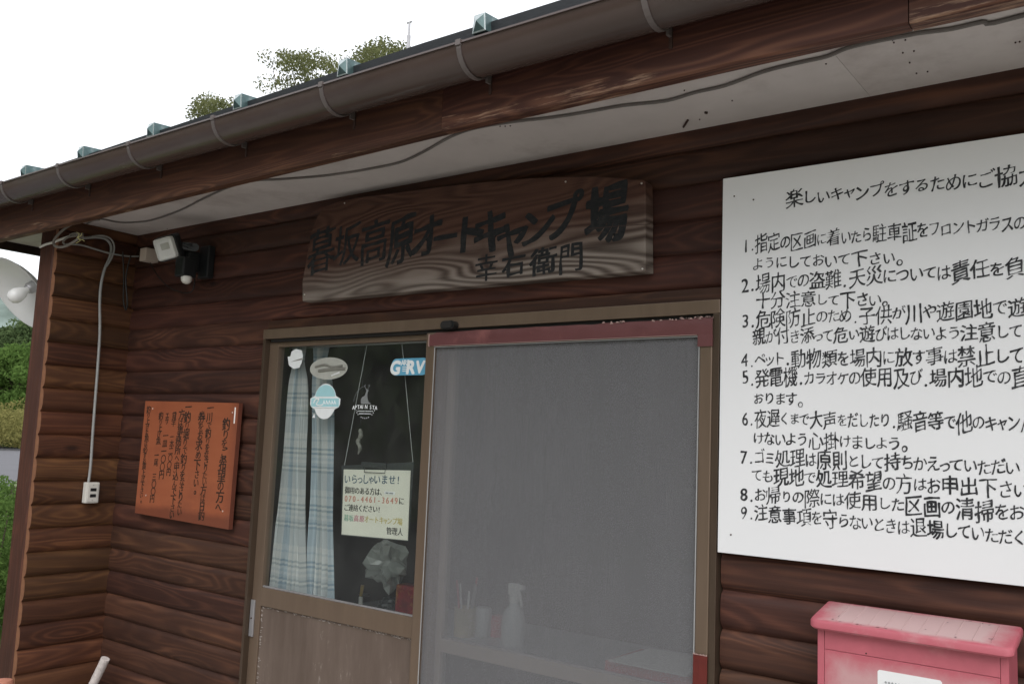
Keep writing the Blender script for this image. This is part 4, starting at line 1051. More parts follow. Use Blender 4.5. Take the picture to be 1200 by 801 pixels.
# torn white sticker
q = on(347, 421, SYK); rn = random.Random(1)
st = empty('sticker', (q.x, SYK, q.z), 'torn white scrap of a sticker at the top left of the glass', 'sticker', 'stickers on the left door glass')
MB().prism([(q.x - .040, q.z - .004), (q.x - .034, q.z - .020), (q.x - .008, q.z - .032), (q.x + .02, q.z - .028), (q.x + .030, q.z - .012), (q.x + .034, q.z + .010), (q.x + .026, q.z + .030), (q.x - .004, q.z + .036), (q.x - .026, q.z + .028), (q.x - .030, q.z + .012), (q.x - .044, q.z + .010)], SYK - .0006, SYK).build('sticker_sheet', M['st_white'], st, q)
MB().prism([(q.x - .026, q.z - .008), (q.x + .03, q.z - .002), (q.x + .031, q.z + .004), (q.x - .008, q.z - .0035)], SYK - .001, SYK - .0008).build('worn_print', M['st_greydark'], st, q)
# oval clouded sticker
q = on(385, 431.5, SYK); st = empty('sticker', (q.x, SYK, q.z), 'wide oval clouded grey sticker above the blue badge sticker', 'sticker', 'stickers on the left door glass')
rx = (on(407, 431, SYK).x - on(363, 431, SYK).x) / 2; rz_ = (on(385, 419, SYK).z - on(385, 445, SYK).z) / 2
MB().prism(ell(q, rx, rz_), SYK - .0006, SYK).build('sticker_sheet', M['st_grey'], st, q)
mb = MB(); mb.tube(smooth_path([(q.x - rx * .7, SYK - .001, q.z + .006), (q.x - rx * .2, SYK - .001, q.z + .012), (q.x + rx * .2, SYK - .001, q.z + .004), (q.x + rx * .75, SYK - .001, q.z + .008)], 4), .004, 6)
mb.tube(smooth_path([(q.x - rx * .5, SYK - .001, q.z - .008), (q.x + rx * .1, SYK - .001, q.z - .004), (q.x + rx * .9, SYK - .001, q.z - .002)], 4), .005, 6).build('worn_print', M['st_greydark'], st, q)
MB().tube([(q.x + rx * .2, SYK - .001, q.z - .024), (q.x + rx * .6, SYK - .001, q.z - .014)], .0025, 6).build('scratch', M['st_white'], st, q)
# blue badge sticker
q = on(381, 470, SYK); hx = (on(399, 470, SYK).x - on(364, 470, SYK).x) / 2; hz = (on(381, 449.5, SYK).z - on(381, 491, SYK).z) / 2
st = empty('sticker', (q.x, SYK, q.z), 'pale blue egg-shaped badge sticker with a banner across it', 'sticker', 'stickers on the left door glass')
def badge(k):
    P = []
    for i in range(40):
        a = 2 * PI * i / 40 + PI / 2; x = math.cos(a) * hx * .74; z = math.sin(a) * hz
        if abs(z + hz * .06) < hz * .27: x = math.copysign(hx * (1 if abs(z + hz * .06) < hz * .22 else .93), x)
        P.append((q.x + x * k, q.z + z * k))
    return P
MB().prism(badge(1), SYK - .0006, SYK).build('sticker_sheet', M['st_white'], st, q)
def half(top):
    P = []
    for i in range(25):
        a = PI * i / 24 if top else PI + PI * i / 24
        P.append((q.x + math.cos(a) * hx * .66, q.z + (hz * .27 if top else -hz * .42) + math.sin(a) * hz * (.66 if top else .45)))
    return P
MB().prism(half(True), SYK - .0010, SYK - .0007).build('upper_field', M['st_aqua'], st, q)
MB().box((q.x - hx * .92, SYK - .0010, q.z - hz * .30), (q.x + hx * .92, SYK - .0007, q.z + hz * .17)).build('banner', M['st_aqua'], st, q)
mb = MB(); z_ = q.z - hz * .1
mb.tube(smooth_path([(q.x - hx * .75, SYK - .0012, z_), (q.x - hx * .62, SYK - .0012, z_ + .012), (q.x - hx * .4, SYK - .0012, z_ + .012), (q.x - hx * .55, SYK - .0012, z_ - .004), (q.x - hx * .3, SYK - .0012, z_ - .008), (q.x - .008, SYK - .0012, z_ - .004)], 4), .0026, 5)
for i in range(5): x = q.x - hx * .1 + i * hx * .18; mb.tube([(x, SYK - .0012, z_ - .004), (x + .003, SYK - .0012, z_ + .008), (x + .009, SYK - .0012, z_ - .003)], .0019, 5)
mb.tube([(q.x - hx * .7, SYK - .0012, z_ - .014), (q.x + hx * .8, SYK - .0012, z_ - .013)], .0022, 5).build('script', M['st_white'], st, q)
q = on(368, 487, SYK); tag(MB().prism([(q.x - .007, q.z - .006), (q.x + .006, q.z - .006), (q.x + .004, q.z + .002), (q.x, q.z + .008)], SYK - .0006, SYK).build('sticker_scrap', M['st_white'], None, q), 'tiny white scrap below left of the blue badge sticker', 'sticker')
# RV sticker
q = on(480, 429.5, SYK); hx = (on(501.5, 429, SYK).x - on(458.5, 429, SYK).x) / 2; hz = .026
st = empty('sticker', (q.x, SYK, q.z), 'rounded blue sticker with big white letters at the top right of the glass', 'sticker', 'stickers on the left door glass')
def pill(k):
    P = []
    for cxx, czz, a0 in ((1, -1, -PI / 2), (1, 1, 0), (-1, 1, PI / 2), (-1, -1, PI)):
        for i in range(7): a = a0 + PI / 2 * i / 6; r = hz * .8; P.append((q.x + cxx * (hx - r) + r * math.cos(a) - (1 - k) * cxx * .002, q.z + czz * (hz - r) + r * math.sin(a) - (1 - k) * czz * .002))
    return P
MB().prism(pill(1), SYK - .0006, SYK).build('sticker_sheet', M['st_blue'], st, q)
W_ = dict(weight=.05, slant=.12)
letter([('G', q.x - hx * .66, q.z - .001, .056, .054), ('R', q.x + hx * .22, q.z - .001, .056, .052), ('V', q.x + hx * .72, q.z - .001, .052, .050)], SYK - .0009, 'lettering', M['st_white'], st, **W_)
letter([('A', q.x - hx * .33, q.z + .013, .022, .022), ('R', q.x - hx * .17, q.z + .013, .022, .022), ('R', q.x + hx * .0, q.z + .013, .022, .022)], SYK - .0009, 'lettering', M['st_white'], st, weight=.03)
mb = MB()
for k in range(3): mb.box((q.x - hx * .38, SYK - .0010, q.z - .002 - k * .006), (q.x - hx * .06, SYK - .0008, q.z + .0005 - k * .006))
mb.build('print_bars', M['st_white'], st, q)
# round transfer with a deer
q = on(428.5, 474, SYK); r_ = .055
st = empty('sticker', (q.x, SYK, q.z), 'round see-through transfer with a deer standing over an arched name', 'sticker', 'stickers on the left door glass')
mb = MB(); D = [(-.020, -.010), (-.022, .004), (-.017, .012), (-.004, .018), (.002, .032), (.001, .040), (.008, .038), (.013, .034), (.009, .030), (.008, .018), (.010, .008), (.016, -.004), (.024, -.006), (.026, -.010)]
mb.prism([(q.x + x * .95 - .002, q.z + z * .95 + .012) for x, z in D], SYK - .0006, SYK)
for s in (-1, 1):
    b = (q.x + .002 + s * .003, q.z + .050); mb.tube([(b[0], SYK - .0004, b[1] - .002), (b[0] + s * .006, SYK - .0004, b[1] + .006), (b[0] + s * .005, SYK - .0004, b[1] + .014)], .0007, 4); mb.tube([(b[0] + s * .006, SYK - .0004, b[1] + .006), (b[0] + s * .010, SYK - .0004, b[1] + .011)], .0006, 4)
mb.build('deer', M['transfer_dim'], st, q)
mb = MB(); pts = [(q.x + r_ * math.cos(a), SYK - .0004, q.z + .004 + r_ * math.sin(a)) for a in [PI * (.55 + .42 * i / 12) for i in range(13)]]; mb.tube(pts, .0006, 4).build('ring', M['transfer_dim'], st, q)
arc = []
for i, c in enumerate('APTAIN STA'):
    t = (i - 4.5) / 4.5; arc.append((c, q.x + t * .050, q.z - .006 - .003 * t * t, .015, .017))
letter(arc, SYK - .0009, 'lettering', M['st_white'], st, weight=.02, contrast=.03)
mb = MB(); rn = random.Random(3)
for row, (z_, w0) in enumerate(((-.020, .034), (-.028, .026))):
    x = -w0
    while x < w0: l = rn.uniform(.002, .007); mb.box((q.x + x, SYK - .0008, q.z + z_ - .0016), (q.x + x + l, SYK - .0005, q.z + z_ + .0016)); x += l + .0016
for i in range(13):
    if i in (3, 9): continue
    a = PI * (1.15 + .7 * i / 12); c = Vector((q.x + .046 * math.cos(a), SYK - .0006, q.z + .002 + .044 * math.sin(a))); mb.box((c.x - .0015, SYK - .0008, c.z - .0018), (c.x + .0015, SYK - .0005, c.z + .0018))
mb.build('small_print', M['transfer'], st, q)

# ------------------------------------------------------------------ carved name board over the door
NBY = -.062
O = [(354.5, 353), (354, 330), (360, 296), (366, 268), (372, 252), (380, 243), (395, 236), (420, 231), (460, 226), (510, 219.5), (562, 213.5), (620, 208.5), (670, 206.5), (700, 206.5), (732, 209), (752, 210.5), (755.5, 213), (756.5, 240), (756, 280), (756.5, 317.5), (700, 322.5), (620, 329), (520, 338), (430, 346)]
P = [on(x, y, NBY) for x, y in O]
P = [(p.x + .002 * noise.noise(Vector((p.x * 9, 0, 1))), p.z) for p in P][::-1]
nb = empty('name_board', (-2.345, NBY, 2.04), 'long weathered wooden name board with black brush writing over the door', 'sign')
# bevelled slab
mb = MB(); cxm = sum(p[0] for p in P) / len(P); czm = sum(p[1] for p in P) / len(P)
def inset(P, d):
    out = []; n = len(P)
    for i in range(n):
        a, b, c = Vector(P[i - 1]), Vector(P[i]), Vector(P[(i + 1) % n]); t = (c - a).normalized(); nn = Vector((-t.y, t.x)); out.append((b.x + nn.x * d, b.y + nn.y * d))
    return out
area = sum(P[i][0] * P[(i + 1) % len(P)][1] - P[(i + 1) % len(P)][0] * P[i][1] for i in range(len(P)))
if area < 0: P = P[::-1]
I = inset(P, .0025); n = len(P)
vs = [(x, NBY, z) for x, z in I] + [(x, NBY + .0025, z) for x, z in P] + [(x, NBY + .040, z) for x, z in P]
fs = [tuple(range(n)), tuple(range(3 * n - 1, 2 * n - 1, -1))] + [(i, n + i, n + (i + 1) % n, (i + 1) % n) for i in range(n)] + [(n + i, 2 * n + i, 2 * n + (i + 1) % n, n + (i + 1) % n) for i in range(n)]
mb.add(vs, fs).build('slab', M['name_wood'], nb, (-2.345, NBY, 2.04))
def big(lst, mat, k0):
    cs = []
    for ch, px, py, w_, h_ in lst:
        w_ *= .9 if not KANA(ch) else 1.0; h_ *= .95
        k = dict(k0); k['weight'] -= 0 if KANA(ch) or w_ > 45 or len(lst) < 6 else .012
        c = on(px, py, NBY); ww = on(px + w_ / 2, py, NBY).x - on(px - w_ / 2, py, NBY).x; hh = on(px, py - h_ / 2, NBY).z - on(px, py + h_ / 2, NBY).z
        letter([(ch, c.x, c.z, ww, hh)], NBY - .0008 - len(cs) * 8e-6, 'lettering', mat, nb, **k); cs.append(ch)
BR = dict(weight=.026, contrast=.014, rough=.9, rise=.10, slant=.05)
big([('暮', 377, 294, 34, 56), ('坂', 407, 287, 34, 52), ('高', 439, 284, 36, 54), ('原', 470, 282, 36, 62), ('オ', 500, 278, 36, 54), ('ー', 522, 279, 30, 40), ('ト', 549, 274, 44, 52), ('キ', 575, 271, 44, 58),
     ('ャ', 600, 276, 46, 56), ('ン', 630, 267, 42, 50), ('プ', 659, 255, 44, 54), ('場', 711, 251, 56, 72)], M['ink_old'], BR)
big([('幸', 570, 314, 30, 34), ('右', 602, 310, 30, 30), ('衛', 637, 306, 34, 34), ('門', 669, 303, 32, 38)], M['ink_old'], dict(weight=.012, contrast=.015, rough=.9, rise=.08))
mb = MB()
for px, py in [(357, 345), (404, 238), (752, 215), (753, 315), (663, 213)]:
    p = on(px, py, NBY); mb.lathe([(.0028, -.001), (.0022, .002)], 8, Matrix.Translation(p) @ Matrix.Rotation(PI / 2, 4, 'X'))
mb.build('nails', M['nail'], nb, (-2.345, NBY, 2.04), kind='stuff')
mb = MB(); mb.tube([on(690, 268, NBY - .0003), on(725, 265, NBY - .0003), on(762, 262.5, NBY - .0003)], .0011, 4).tube([on(430, 240, NBY - .0003), on(470, 236, NBY - .0003)], .0008, 4).build('crack', M['rust'], nb, (-2.345, NBY, 2.04))

# ------------------------------------------------------------------ white rules board
WY = -.040
z0, z1 = 1.374, 2.246; x0, x1 = -.864, .956
wb = empty('rules_board', (x0, WY, z0), 'large white board of nine handwritten camping rules right of the door', 'sign')
MB().box((x0, WY, z0), (x1, WY + .014, z1), .0012).build('board', M['white_board'], wb, (x0, WY, z0))
rn = random.Random(21); TY = WY - .0007
BK = dict(weight=.005, contrast=.010, rough=.95, rise=.13, slant=-.02)
for txt, a, b, sz, n in [
    ('楽しいキャンプをするためにご協力下さい', (930.6, 232.9), (1179, 208), .0480, 15),
    ('1.指定の区画に着いたら駐車証をフロントガラスの', (874.5, 287.5), (1195.5, 260.5), .0440, None),
    ('ようにしておいて下さい。', (888, 309), (1054.5, 301.5), .0420, None),
    ('2.場内での盗難.天災については責任を負いません', (873, 334), (1189.5, 313), .0450, 20),
    ('十分注意して下さい。', (894, 351.5), (1037, 350.5), .0400, None),
    ('3.危険防止のため.子供が川や遊園地で遊ぶ時は', (873.6, 376), (1192.5, 361), .0440, 20),
    ('親が付き添って危い遊びはしないよう注意して', (889.5, 394.5), (1190.8, 388), .0410, None),
    ('4.ペット.動物類を場内に放す事は禁止して', (872.6, 420.8), (1191.8, 417), .0450, None),
    ('5.発電機.カラオケの使用及び.場内地での直', (873.3, 442.5), (1196, 442), .0440, None),
    ('おります。', (888.9, 466.8), (937.8, 468.5), .0380, None),
    ('6.夜遅くまで大声をだしたり.騒音等で他のキャンパ', (873.3, 489.6), (1187.8, 496), .0430, 24),
    ('けないよう心掛けましよう。', (888.9, 513), (1060, 520), .0410, None),
    ('7.ゴミ処理は原則として持ちかえっていただい', (871.9, 534.9), (1186.8, 548), .0420, None),
    ('ても現地で処理希望の方はお申出下さい', (887, 556.6), (1196.4, 574), .0430, None),
    ('8.お帰りの際には使用した区画の清掃をお', (871.9, 578.3), (1192, 600.7), .0420, None),
    ('9.注意事項を守らないときは退場していただく', (871.9, 599), (1195, 629.3), .0420, None)]:
    letter(line(txt, on(*a, TY), on(*b, TY), sz * .93, TY, rn, n, jit=.08), TY, 'lettering', M['ink'], wb, **BK)
mb = MB()
for px, py in [(860.5, 230), (856.5, 626), (883, 234)]:
    p = on(px, py, WY); mb.lathe([(.0022, -.001), (.0018, .0015)], 8, Matrix.Translation(p) @ Matrix.Rotation(PI / 2, 4, 'X'))
mb.build('nails', M['rust'], wb, (x0, WY, z0), kind='stuff')

# ------------------------------------------------------------------ red fishing notice
RBY = -.046
C_ = [on(170.5, 469.5, RBY), on(280, 472, RBY), on(267.5, 620, RBY), on(158, 600.5, RBY)]
rb = empty('fishing_notice', (C_[3].x, RBY, C_[2].z), 'orange-red wooden notice with vertical brush writing left of the door', 'sign')
P = [(C_[3].x, C_[3].z), (C_[2].x, C_[2].z), (C_[1].x, C_[1].z), (C_[0].x, C_[0].z)]
I = inset(P, .002)
MB().prism(P, RBY + .0006, RBY + .017).build('board_edge', M['red_edge'], rb, (C_[3].x, RBY, C_[2].z))
o = MB().prism(P, RBY, RBY + .0005).build('board', M['red_board'], rb, (C_[3].x, RBY, C_[2].z))
rn = random.Random(31); TY = RBY - .0007
def column(txt, a, b, sz):
    p0, p1 = on(*a, TY), on(*b, TY); n = len(txt); pos = [0]
    for i in range(1, n): pos.append(pos[-1] + (adv(txt[i - 1]) + adv(txt[i])) / 2)
    sz = min(sz * 1.1, (p0.z - p1.z) / pos[-1] * 1.12); cs = []
    for i, c in enumerate(txt):
        t = pos[i] / (pos[-1] or 1); s = sz * rn.uniform(.94, 1.08) * (.78 if KANA(c) else 1)
        cs.append((c, p0.x + (p1.x - p0.x) * t + rn.uniform(-.002, .002), p0.z + (p1.z - p0.z) * t, s, s))
    letter(cs, TY, 'lettering', M['ink_brown'], rb, weight=.016, contrast=.014, rough=.7, rise=.08)
for args in [('釣りをご希望の方へ', (265.4, 497), (256.2, 594), .055), ('一川で釣りをなさりたい方は日釣', (246.5, 478), (236, 604), .040), ('券をお求め下さい。', (236, 489), (228.9, 573), .038),
             ('一釣り堀りで釣りをなさりたい', (220.8, 477), (210, 599.5), .039), ('方は事務所へ申込んで下さい', (212.5, 485.5), (201.3, 603), .034), ('貸竿 一本二〇〇円', (204, 487), (197.6, 553), .034),
             ('エサ 一皿一〇〇円', (196.2, 486.5), (189.3, 556), .034), ('釣り上げ魚 一尾 三〇〇円', (188.8, 487), (178.3, 584), .034), ('釣り上げた魚は必ずお買上げ下さい。', (174.4, 479.6), (165.3, 585), .029)]: column(*args)
mb = MB()
for px, py in [(179, 478.5), (272.5, 483), (261, 598.5), (171, 580)]:
    p = on(px, py, RBY); mb.lathe([(.0036, -.0015), (.003, .001)], 8, Matrix.Translation(p) @ Matrix.Rotation(PI / 2, 4, 'X'))
mb.build('nails', M['nail'], rb, (C_[3].x, RBY, C_[2].z), kind='stuff')
p = on(276, 477, RBY); q = on(274.5, 496, RBY); MB().tube([p, q], .003, 6).build('worn_edge', M['nail'], rb, p)

# ------------------------------------------------------------------ mailbox
mbx = empty('mailbox', (-.61, -.075, .9), 'faded pink-red wall mailbox below the rules board', 'mailbox')
bx0, bx1, by0, by1 = -.607, -.268, -.132, -.026
MB().box((bx0, by0 + .003, .90), (bx1, by1, 1.262), .003).build('body', M['mail'], mbx, (bx0, by0, .9))
# face: side strips, upper flap, door
MB().box((bx0, by0, .90), (bx0 + .013, by0 + .0028, 1.26), .001).build('side_strip', M['mail'], mbx, (bx0, by0, .9))
MB().box((bx1 - .013, by0, .90), (bx1, by0 + .0028, 1.26), .001).build('side_strip', M['mail'], mbx, (bx1, by0, .9))
MB().box((bx0 + .0138, by0, 1.2196), (bx1 - .0138, by0 + .0028, 1.262), .001).build('slot_flap', M['mail'], mbx, (bx0, by0, 1.22))
dd = MB().box((bx0 + .0138, by0, .91), (bx1 - .0138, by0 + .0028, 1.2186), .001).build('front_door', M['mail_door'], mbx, (bx0 + .0138, by0, .95))
MB().lathe([(.0016, 0), (.0012, .001)], 8, Matrix.Translation((on(1015, 765, by0).x, by0, on(1015, 765, by0).z)) @ Matrix.Rotation(PI / 2, 4, 'X')).build('screw', M['rust'], mbx, (bx0, by0, 1.2))
# lid: rounded slab sloping to the front with faint ribs
def lid():
    x0, x1, yf, yb = -.619, -.257, -.152, -.028
    zf, zb = 1.276, 1.299; mb = MB(); r = .016; P = []
    for cx_, cy_, a0 in ((x1 - r, yf + r, -PI / 2), (x1 - r, yb - .006, 0), (x0 + r, yb - .006, PI / 2), (x0 + r, yf + r, PI)):
        rr = r if cy_ < yb - .02 else .006
        for i in range(6): a = a0 + PI / 2 * i / 5; P.append((cx_ + (r - rr) * (1 if cx_ > -.4 else -1) + rr * math.cos(a), cy_ + rr * math.sin(a)))
    zt = lambda y: zf + (zb - zf) * (y - yf) / (yb - yf)
    n = len(P); cxm, cym = (x0 + x1) / 2, (yf + yb) / 2
    sh = lambda k, p: (cxm + (p[0] - cxm) * (1 - k / .18), cym + (p[1] - cym) * (1 - k / .062))
    rings = [[(x, y, zt(y) - .018) for x, y in (sh(.003, p) for p in P)], [(x, y, zt(y) - .014) for x, y in P], [(x, y, zt(y) - .004) for x, y in P], [(x, y, zt(y) - .0008) for x, y in (sh(.002, p) for p in P)], [(x, y, zt(y)) for x, y in (sh(.005, p) for p in P)]]
    vs = [v for R_ in rings for v in R_]
    fs = [tuple(range(n - 1, -1, -1)), tuple(4 * n + i for i in range(n))] + [(k * n + i, k * n + (i + 1) % n, (k + 1) * n + (i + 1) % n, (k + 1) * n + i) for k in range(4) for i in range(n)]
    l = mb.add(vs, fs).build('lid', M['mail_lid'], mbx, (x0, (yf + yb) / 2, zf), True)
    rb_ = MB()
    for i in range(10):
        x = x0 + .05 + i * .0305; rb_.add([(x - .0012, yf + .016, zt(yf + .016) + .0002), (x + .0012, yf + .016, zt(yf + .016) + .0002), (x + .0012, yb - .008, zt(yb - .008) + .0002), (x - .0012, yb - .008, zt(yb - .008) + .0002),
            (x, yf + .016, zt(yf + .016) + .0012), (x, yb - .008, zt(yb - .008) + .0012)], [(0, 4, 5, 3), (1, 2, 5, 4), (0, 1, 4), (2, 3, 5)])
    rb_.build('lid_rib', M['mail_lid'], l, (x0, (yf + yb) / 2, zf), kind='stuff')
    rn = random.Random(17); s2 = MB()
    for px, py in [(976, 719), (979, 723), (982, 718), (1003, 724), (1026, 729), (1028, 734), (1120, 740), (1134, 732), (1160, 736), (1162, 744), (1085, 733), (1153, 735), (1110, 731), (1008, 726)]:
        p = on(px, py, -.09); y = yf + rn.uniform(.02, .10); q = at(px, py, z=1.289)
        for k in range(3):
            xx, yy = q.x + rn.gauss(0, .002), max(yf + .01, min(yb - .01, q.y + rn.gauss(0, .002))); s = rn.uniform(.0006, .0022)
            zz = zt(yy) + .0006; s2.add([(xx - s, yy - s * .6, zz), (xx + s * .7, yy - s, zz), (xx + s, yy + s, zz), (xx - s * .5, yy + s * .8, zz)], [(0, 1, 2, 3)])
    s2.build('scuffs', M['scratch'], l, (x0, (yf + yb) / 2, zf), kind='stuff')
lid()
lx0, lx1 = on(1028.5, 784, by0).x, on(1104, 797, by0).x; lz = 1.1975
lb = MB().prism([(x, z) for x, z in [(lx0 + .003, lz - .06), (lx1 - .003, lz - .06), (lx1, lz - .057), (lx1, lz - .003), (lx1 - .003, lz), (lx0 + .003, lz), (lx0, lz - .003), (lx0, lz - .057)]], by0 - .0008, by0 - .0001).build('label', M['label_white'], dd, (lx0, by0, lz))
mb = MB(); rn = random.Random(2)
for k in range(6):
    x = lx0 + .013 + k * .006
    mb.box((x, by0 - .0013, lz - .0225), (x + .0042, by0 - .0009, lz - .0213)); mb.box((x + .001 * rn.randint(0, 2), by0 - .0013, lz - .0207), (x + .0038, by0 - .0009, lz - .0197)); mb.box((x + .0016, by0 - .0013, lz - .0235), (x + .0024, by0 - .0009, lz - .0185))
mb.build('label_print', M['grey_print'], dd, (lx0, by0, lz))

# ------------------------------------------------------------------ socket, cables, lamps on the wing
OX = WX + .024
oc = empty('wall_socket', (OX, -.125, 1.34), 'cream two-way socket box at the end of the grey cable on the side wall', 'wall socket')
oz0, oz1, oy0, oy1 = 1.304, 1.384, -.152, -.098
MB().box((OX - .004, oy0, oz0), (OX + .022, oy1, oz1), .004).build('box', M['plastic_white'], oc, (OX, oy0, oz0))
MB().box((OX + .0222, oy0 + .006, oz0 + .006), (OX + .0245, oy1 - .006, oz1 - .006), .001).build('cover_plate', M['plastic_white'], oc, (OX, oy0, oz0))
for z in (1.333, 1.356): MB().box((OX + .0246, -.136, z - .006), (OX + .0252, -.112, z + .006)).build('socket_slot', M['plastic_black'], oc, (OX, -.125, z))
for z in (oz0 + .011, oz1 - .011): MB().lathe([(.0022, 0), (.0018, .001)], 8, Matrix.Translation((OX + .0246, -.125, z)) @ Matrix.Rotation(PI / 2, 4, 'Y')).build('screw', M['steel'], oc, (OX, -.125, z))
def cable(label, pts, r, mat, plane=None, k=4, name='cable', n=7):
    P = []
    for p in pts:
        if len(p) == 2: P.append(at(p[0], p[1], **plane))
        else: P.append(Vector(p))
    o = MB().tube(smooth_path(P, k), r, n).build(name, mat, None, P[0], True); return tag(o, label, 'cable')
CXp = WX + .031
cable('grey cable hanging down the side wall to the cream socket', [(97, 279), (112, 278), (124, 280), (130, 288), (129, 300), (123, 314), (119, 330), (117, 350), (117, 390), (114.5, 430), (111.5, 470), (108.5, 510), (107, 535), (105.5, 552), (103.5, 566)], .0052, M['cable_grey'], dict(x=CXp))
cable('thin grey cable looping back at the top of the side wall', [(108, 277), (120, 276), (130, 280), (134, 290), (131, 302), (125, 312)], .0032, M['cable_grey'], dict(x=CXp + .012))
cable('pale cable running level under the soffit to the junction box', [(78, 286), (95, 287), (112, 292), (130, 297), (150, 300), (168, 300)], .0034, M['cable_grey'], dict(x=CXp + .004))
cable('white cable curling round the top of the corner post', [(47, 289.5), (53, 286.5), (62, 284), (72, 280), (82, 277), (92, 274)], .0048, M['plastic_white'], dict(y=WF - .014))
cable('brownish cable looped loosely in front of the post top', [(116, 257), (100, 259), (84, 263), (72, 271), (64, 280), (63, 286), (68, 289.5), (78, 288), (90, 281), (97, 274)], .0048, M['cable_loop'], dict(y=WF - .035))
cable('second small loop of grey cable at the post top', [(92, 276), (80, 278), (74, 283), (78, 287), (88, 282), (97, 277), (90, 273), (82, 275)], .0038, M['cable_loop'], dict(y=WF - .026))
tw = MB(); 
for a, b, c in (((91, 277), (94, 282), (89, 285)), ((90, 279), (95, 276), (96, 273)), ((92, 280), (97, 281), (99, 282.5)), ((91, 278), (93, 274), (90, 272))): tw.tube([at(*a, y=WF - .04), at(*b, y=WF - .04), at(*c, y=WF - .04)], .0013, 5)
tag(tw.build('tie_wire', M['tie'], None, at(91, 278, y=WF - .04)), 'yellow twisted tie wire holding the cables at the post top', 'tie wire')
cable('black cable bundle dangling in the dark corner', [(-3.40, -.10, 2.30), (-3.41, -.08, 2.20), (-3.415, -.07, 2.11), (-3.40, -.065, 2.07), (-3.385, -.07, 2.10), (-3.395, -.08, 2.20), (-3.39, -.07, 2.29)], .0030, M['cable_black'])
# cable stapled along the soffit
sp_ = [(102, 262), (116, 256.6), (135, 260), (150, 261), (176, 258.5), (210, 247), (240, 232), (270, 219), (300, 211.8), (326, 210.5), (374, 206.8), (400, 203.5), (425.5, 199.5), (467.5, 190.8), (495.5, 178.5), (527, 161), (555, 151), (597, 143.5), (646, 138), (684.5, 132), (730, 124), (780, 118.5), (815, 108.5), (850, 100.5), (895.5, 84), (937.5, 73.5), (969, 66.5), (993.5, 56.5), (1030, 48), (1065, 41.5), (1077.5, 39), (1116, 34), (1151, 26), (1200, 18)]
P = [at(x, y, z=SOF - .0045) for x, y in sp_]
for p in P: p.y = max(p.y, -.414)
P.append(Vector((.3, -.36, SOF - .0045)))
SP = smooth_path(P, 4)
tag(MB().tube(SP, [.0030 + .0014 * i / len(SP) for i in range(len(SP))], 7).build('cable', M['cable_eave'], None, P[0], True), 'long grey cable wandering along the underside of the eave', 'cable')
# junction box
q = at(172, 299, y=-.055)
jb = empty('junction_box', (q.x, -.03, q.z), 'small beige junction box on the wall left of the floodlight', 'junction box')
MB().box((q.x - .018, -.075, q.z - .026), (q.x + .026, -.018, q.z + .026), .003).build('box', M['plastic_beige'], jb, q)
MB().box((q.x - .030, -.065, q.z - .016), (q.x - .019, -.035, q.z + .014), .002).build('plug', M['plastic_black'], jb, q)
# floodlight with sensor
q = at(232, 305, y=-.045)
fl = empty('floodlight', (q.x, -.03, q.z), 'black sensor floodlight with a white square lamp head under the eave', 'floodlight')
b0 = at(243, 308, y=-.03)
MB().box((b0.x - .028, -.05, b0.z - .062), (b0.x + .030, -.019, b0.z + .062), .006).build('wall_plate', M['plastic_black'], fl, b0)
MB().box((b0.x - .075, -.10, b0.z - .040), (b0.x - .020, -.045, b0.z + .040), .010).tube(smooth_path([(b0.x - .05, -.08, b0.z + .03), (b0.x - .075, -.12, b0.z + .06), (b0.x - .085, -.15, b0.z + .075)], 4), .017, 10).build('arm', M['plastic_black'], fl, b0)
c = at(218, 316, y=-.12)
MB().box((c.x - .028, -.15, c.z - .03), (c.x + .024, -.09, c.z + .045), .008).build('sensor_body', M['plastic_black'], fl, c)
c2 = at(218.5, 327, y=-.125)
MB().lathe([(.003, -.018), (.012, -.015), (.019, -.006), (.020, .004), (.018, .010)], 16, Matrix.Translation(c2)).build('sensor_dome', M['plastic_white'], fl, c2, True)
hc = at(195, 291, y=-.17); vdir = (CAM - hc).normalized()
nrm = (vdir * .55 + Vector((-.25, -.75, -.30))).normalized(); xa = Vector((0, 0, 1)).cross(nrm).normalized(); ya = nrm.cross(xa)
HM = Matrix((( xa.x, ya.x, nrm.x, hc.x), (xa.y, ya.y, nrm.y, hc.y), (xa.z, ya.z, nrm.z, hc.z), (0, 0, 0, 1))) @ Matrix.Rotation(math.radians(8), 4, 'Z')
MB().box((-.052, -.046, -.035), (.052, .046, -.002), .010, mat=HM).tube([HM @ Vector((.03, 0, -.03)), HM @ Vector((.085, -.02, -.05)), Vector((b0.x - .06, -.11, b0.z + .05))], .016, 8).build('lamp_head', M['plastic_black'], fl, hc)
MB().box((-.046, -.040, -.002), (.046, .040, .008), .012, mat=HM).build('lens', M['lens'], fl, hc)
MB().box((-.016, -.004, .0084), (.026, .020, .009), mat=HM).build('led_chip', M['st_grey'], fl, hc)
cable('thin black wire sagging from the junction box to the floodlight', [(176, 308), (184, 322), (195, 334), (205, 340), (216, 343), (225, 341), (228, 330), (227, 318)], .0022, M['cable_black'], dict(y=-.045))
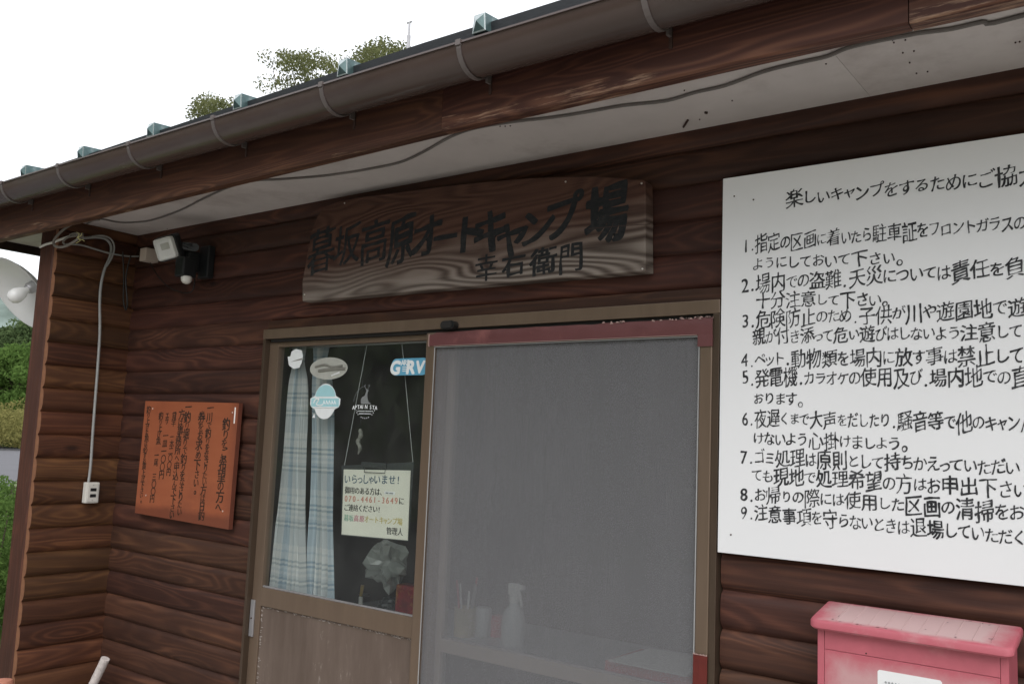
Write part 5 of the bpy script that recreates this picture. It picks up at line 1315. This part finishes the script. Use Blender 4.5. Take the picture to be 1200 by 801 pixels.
# enamel lamp outside the corner
lc = at(23, 344, y=-.30)
ax = ROT @ Vector((-.68 * math.sin(math.radians(44)), -.73 * math.sin(math.radians(44)), math.cos(math.radians(44)))); ax.normalize()
xa = ax.orthogonal().normalized(); ya = ax.cross(xa)
LM = Matrix(((xa.x, ya.x, ax.x, lc.x), (xa.y, ya.y, ax.y, lc.y), (xa.z, ya.z, ax.z, lc.z), (0, 0, 0, 1)))
lp = empty('enamel_lamp', lc, 'round white enamel lamp shade with bare bulb fixed outside the corner post', 'lamp')
prof = [(.025, -.075), (.05, -.07), (.09, -.052), (.13, -.028), (.160, -.004), (.165, 0), (.160, -.001), (.128, -.024), (.088, -.048), (.05, -.066), (.022, -.071)]
MB().lathe(prof, 40, LM, capb=False, capt=False).build('shade', M['enamel'], lp, lc, True)
MB().lathe([(.020, -.09), (.024, -.085), (.024, -.045), (.019, -.038)], 18, LM).build('socket', M['steel'], lp, lc, True)
bp_ = [(.013, -.04), (.014, -.03), (.024, -.012), (.031, .010), (.030, .026), (.022, .040), (.010, .047), (.001, .048)]
MB().lathe(bp_, 22, LM).build('bulb', M['bulb'], lp, lc, True)
e0 = LM @ Vector((0, 0, -.09)); MB().tube(smooth_path([e0, e0 - ax * .03 + Vector((.02, 0, .01)), Vector((WX - .123, -.27, e0.z + .02))], 4), .010, 8).build('arm', M['cable_dark'], lp, e0)
MB().box((WX - .130, -.30, e0.z - .01), (WX - .1225, -.24, e0.z + .05), .002).build('mount', M['plastic_white'], lp, e0)
# pale stick leaning in the corner
top = at(123.5, 771, y=-.10); d = (at(100, 806, y=-.14) - top).normalized(); foot = top + d * (top.z - .02) / abs(d.z)
foot = Vector((top.x - .16, -.28, .03)); foot = Vector((top.x + d.x * (top.z - .03) / abs(d.z), -.20, .03))
mb = MB(); n = 40; pts = [foot.lerp(top, i / n) + Vector((.002 * noise.noise(Vector((i * .3, 0, 0))), .002 * noise.noise(Vector((0, i * .3, 0))), 0)) for i in range(n + 1)]
mb.tube(pts, [.0165 + .0022 * noise.noise(Vector((i * .9, 3, 0))) for i in range(n + 1)], 12)
tag(mb.build('wooden_stick', M['bark_white'], None, foot, True), 'pale rough-barked stick leaning in the corner of the two walls', 'stick')
# reddish stake top in the bottom left corner
q = at(4, 795, y=-.55)
sk = MB().lathe([(.030, -q.z + .001), (.032, -.03), (.031, -.010), (.026, -.003), (.010, .001), (.001, .0015)], 18, Matrix.Translation(q))
tag(sk.build('garden_stake', M['terracotta'], None, (q.x, q.y, 0), True), 'reddish rounded stake top just showing at the bottom left corner', 'stake')
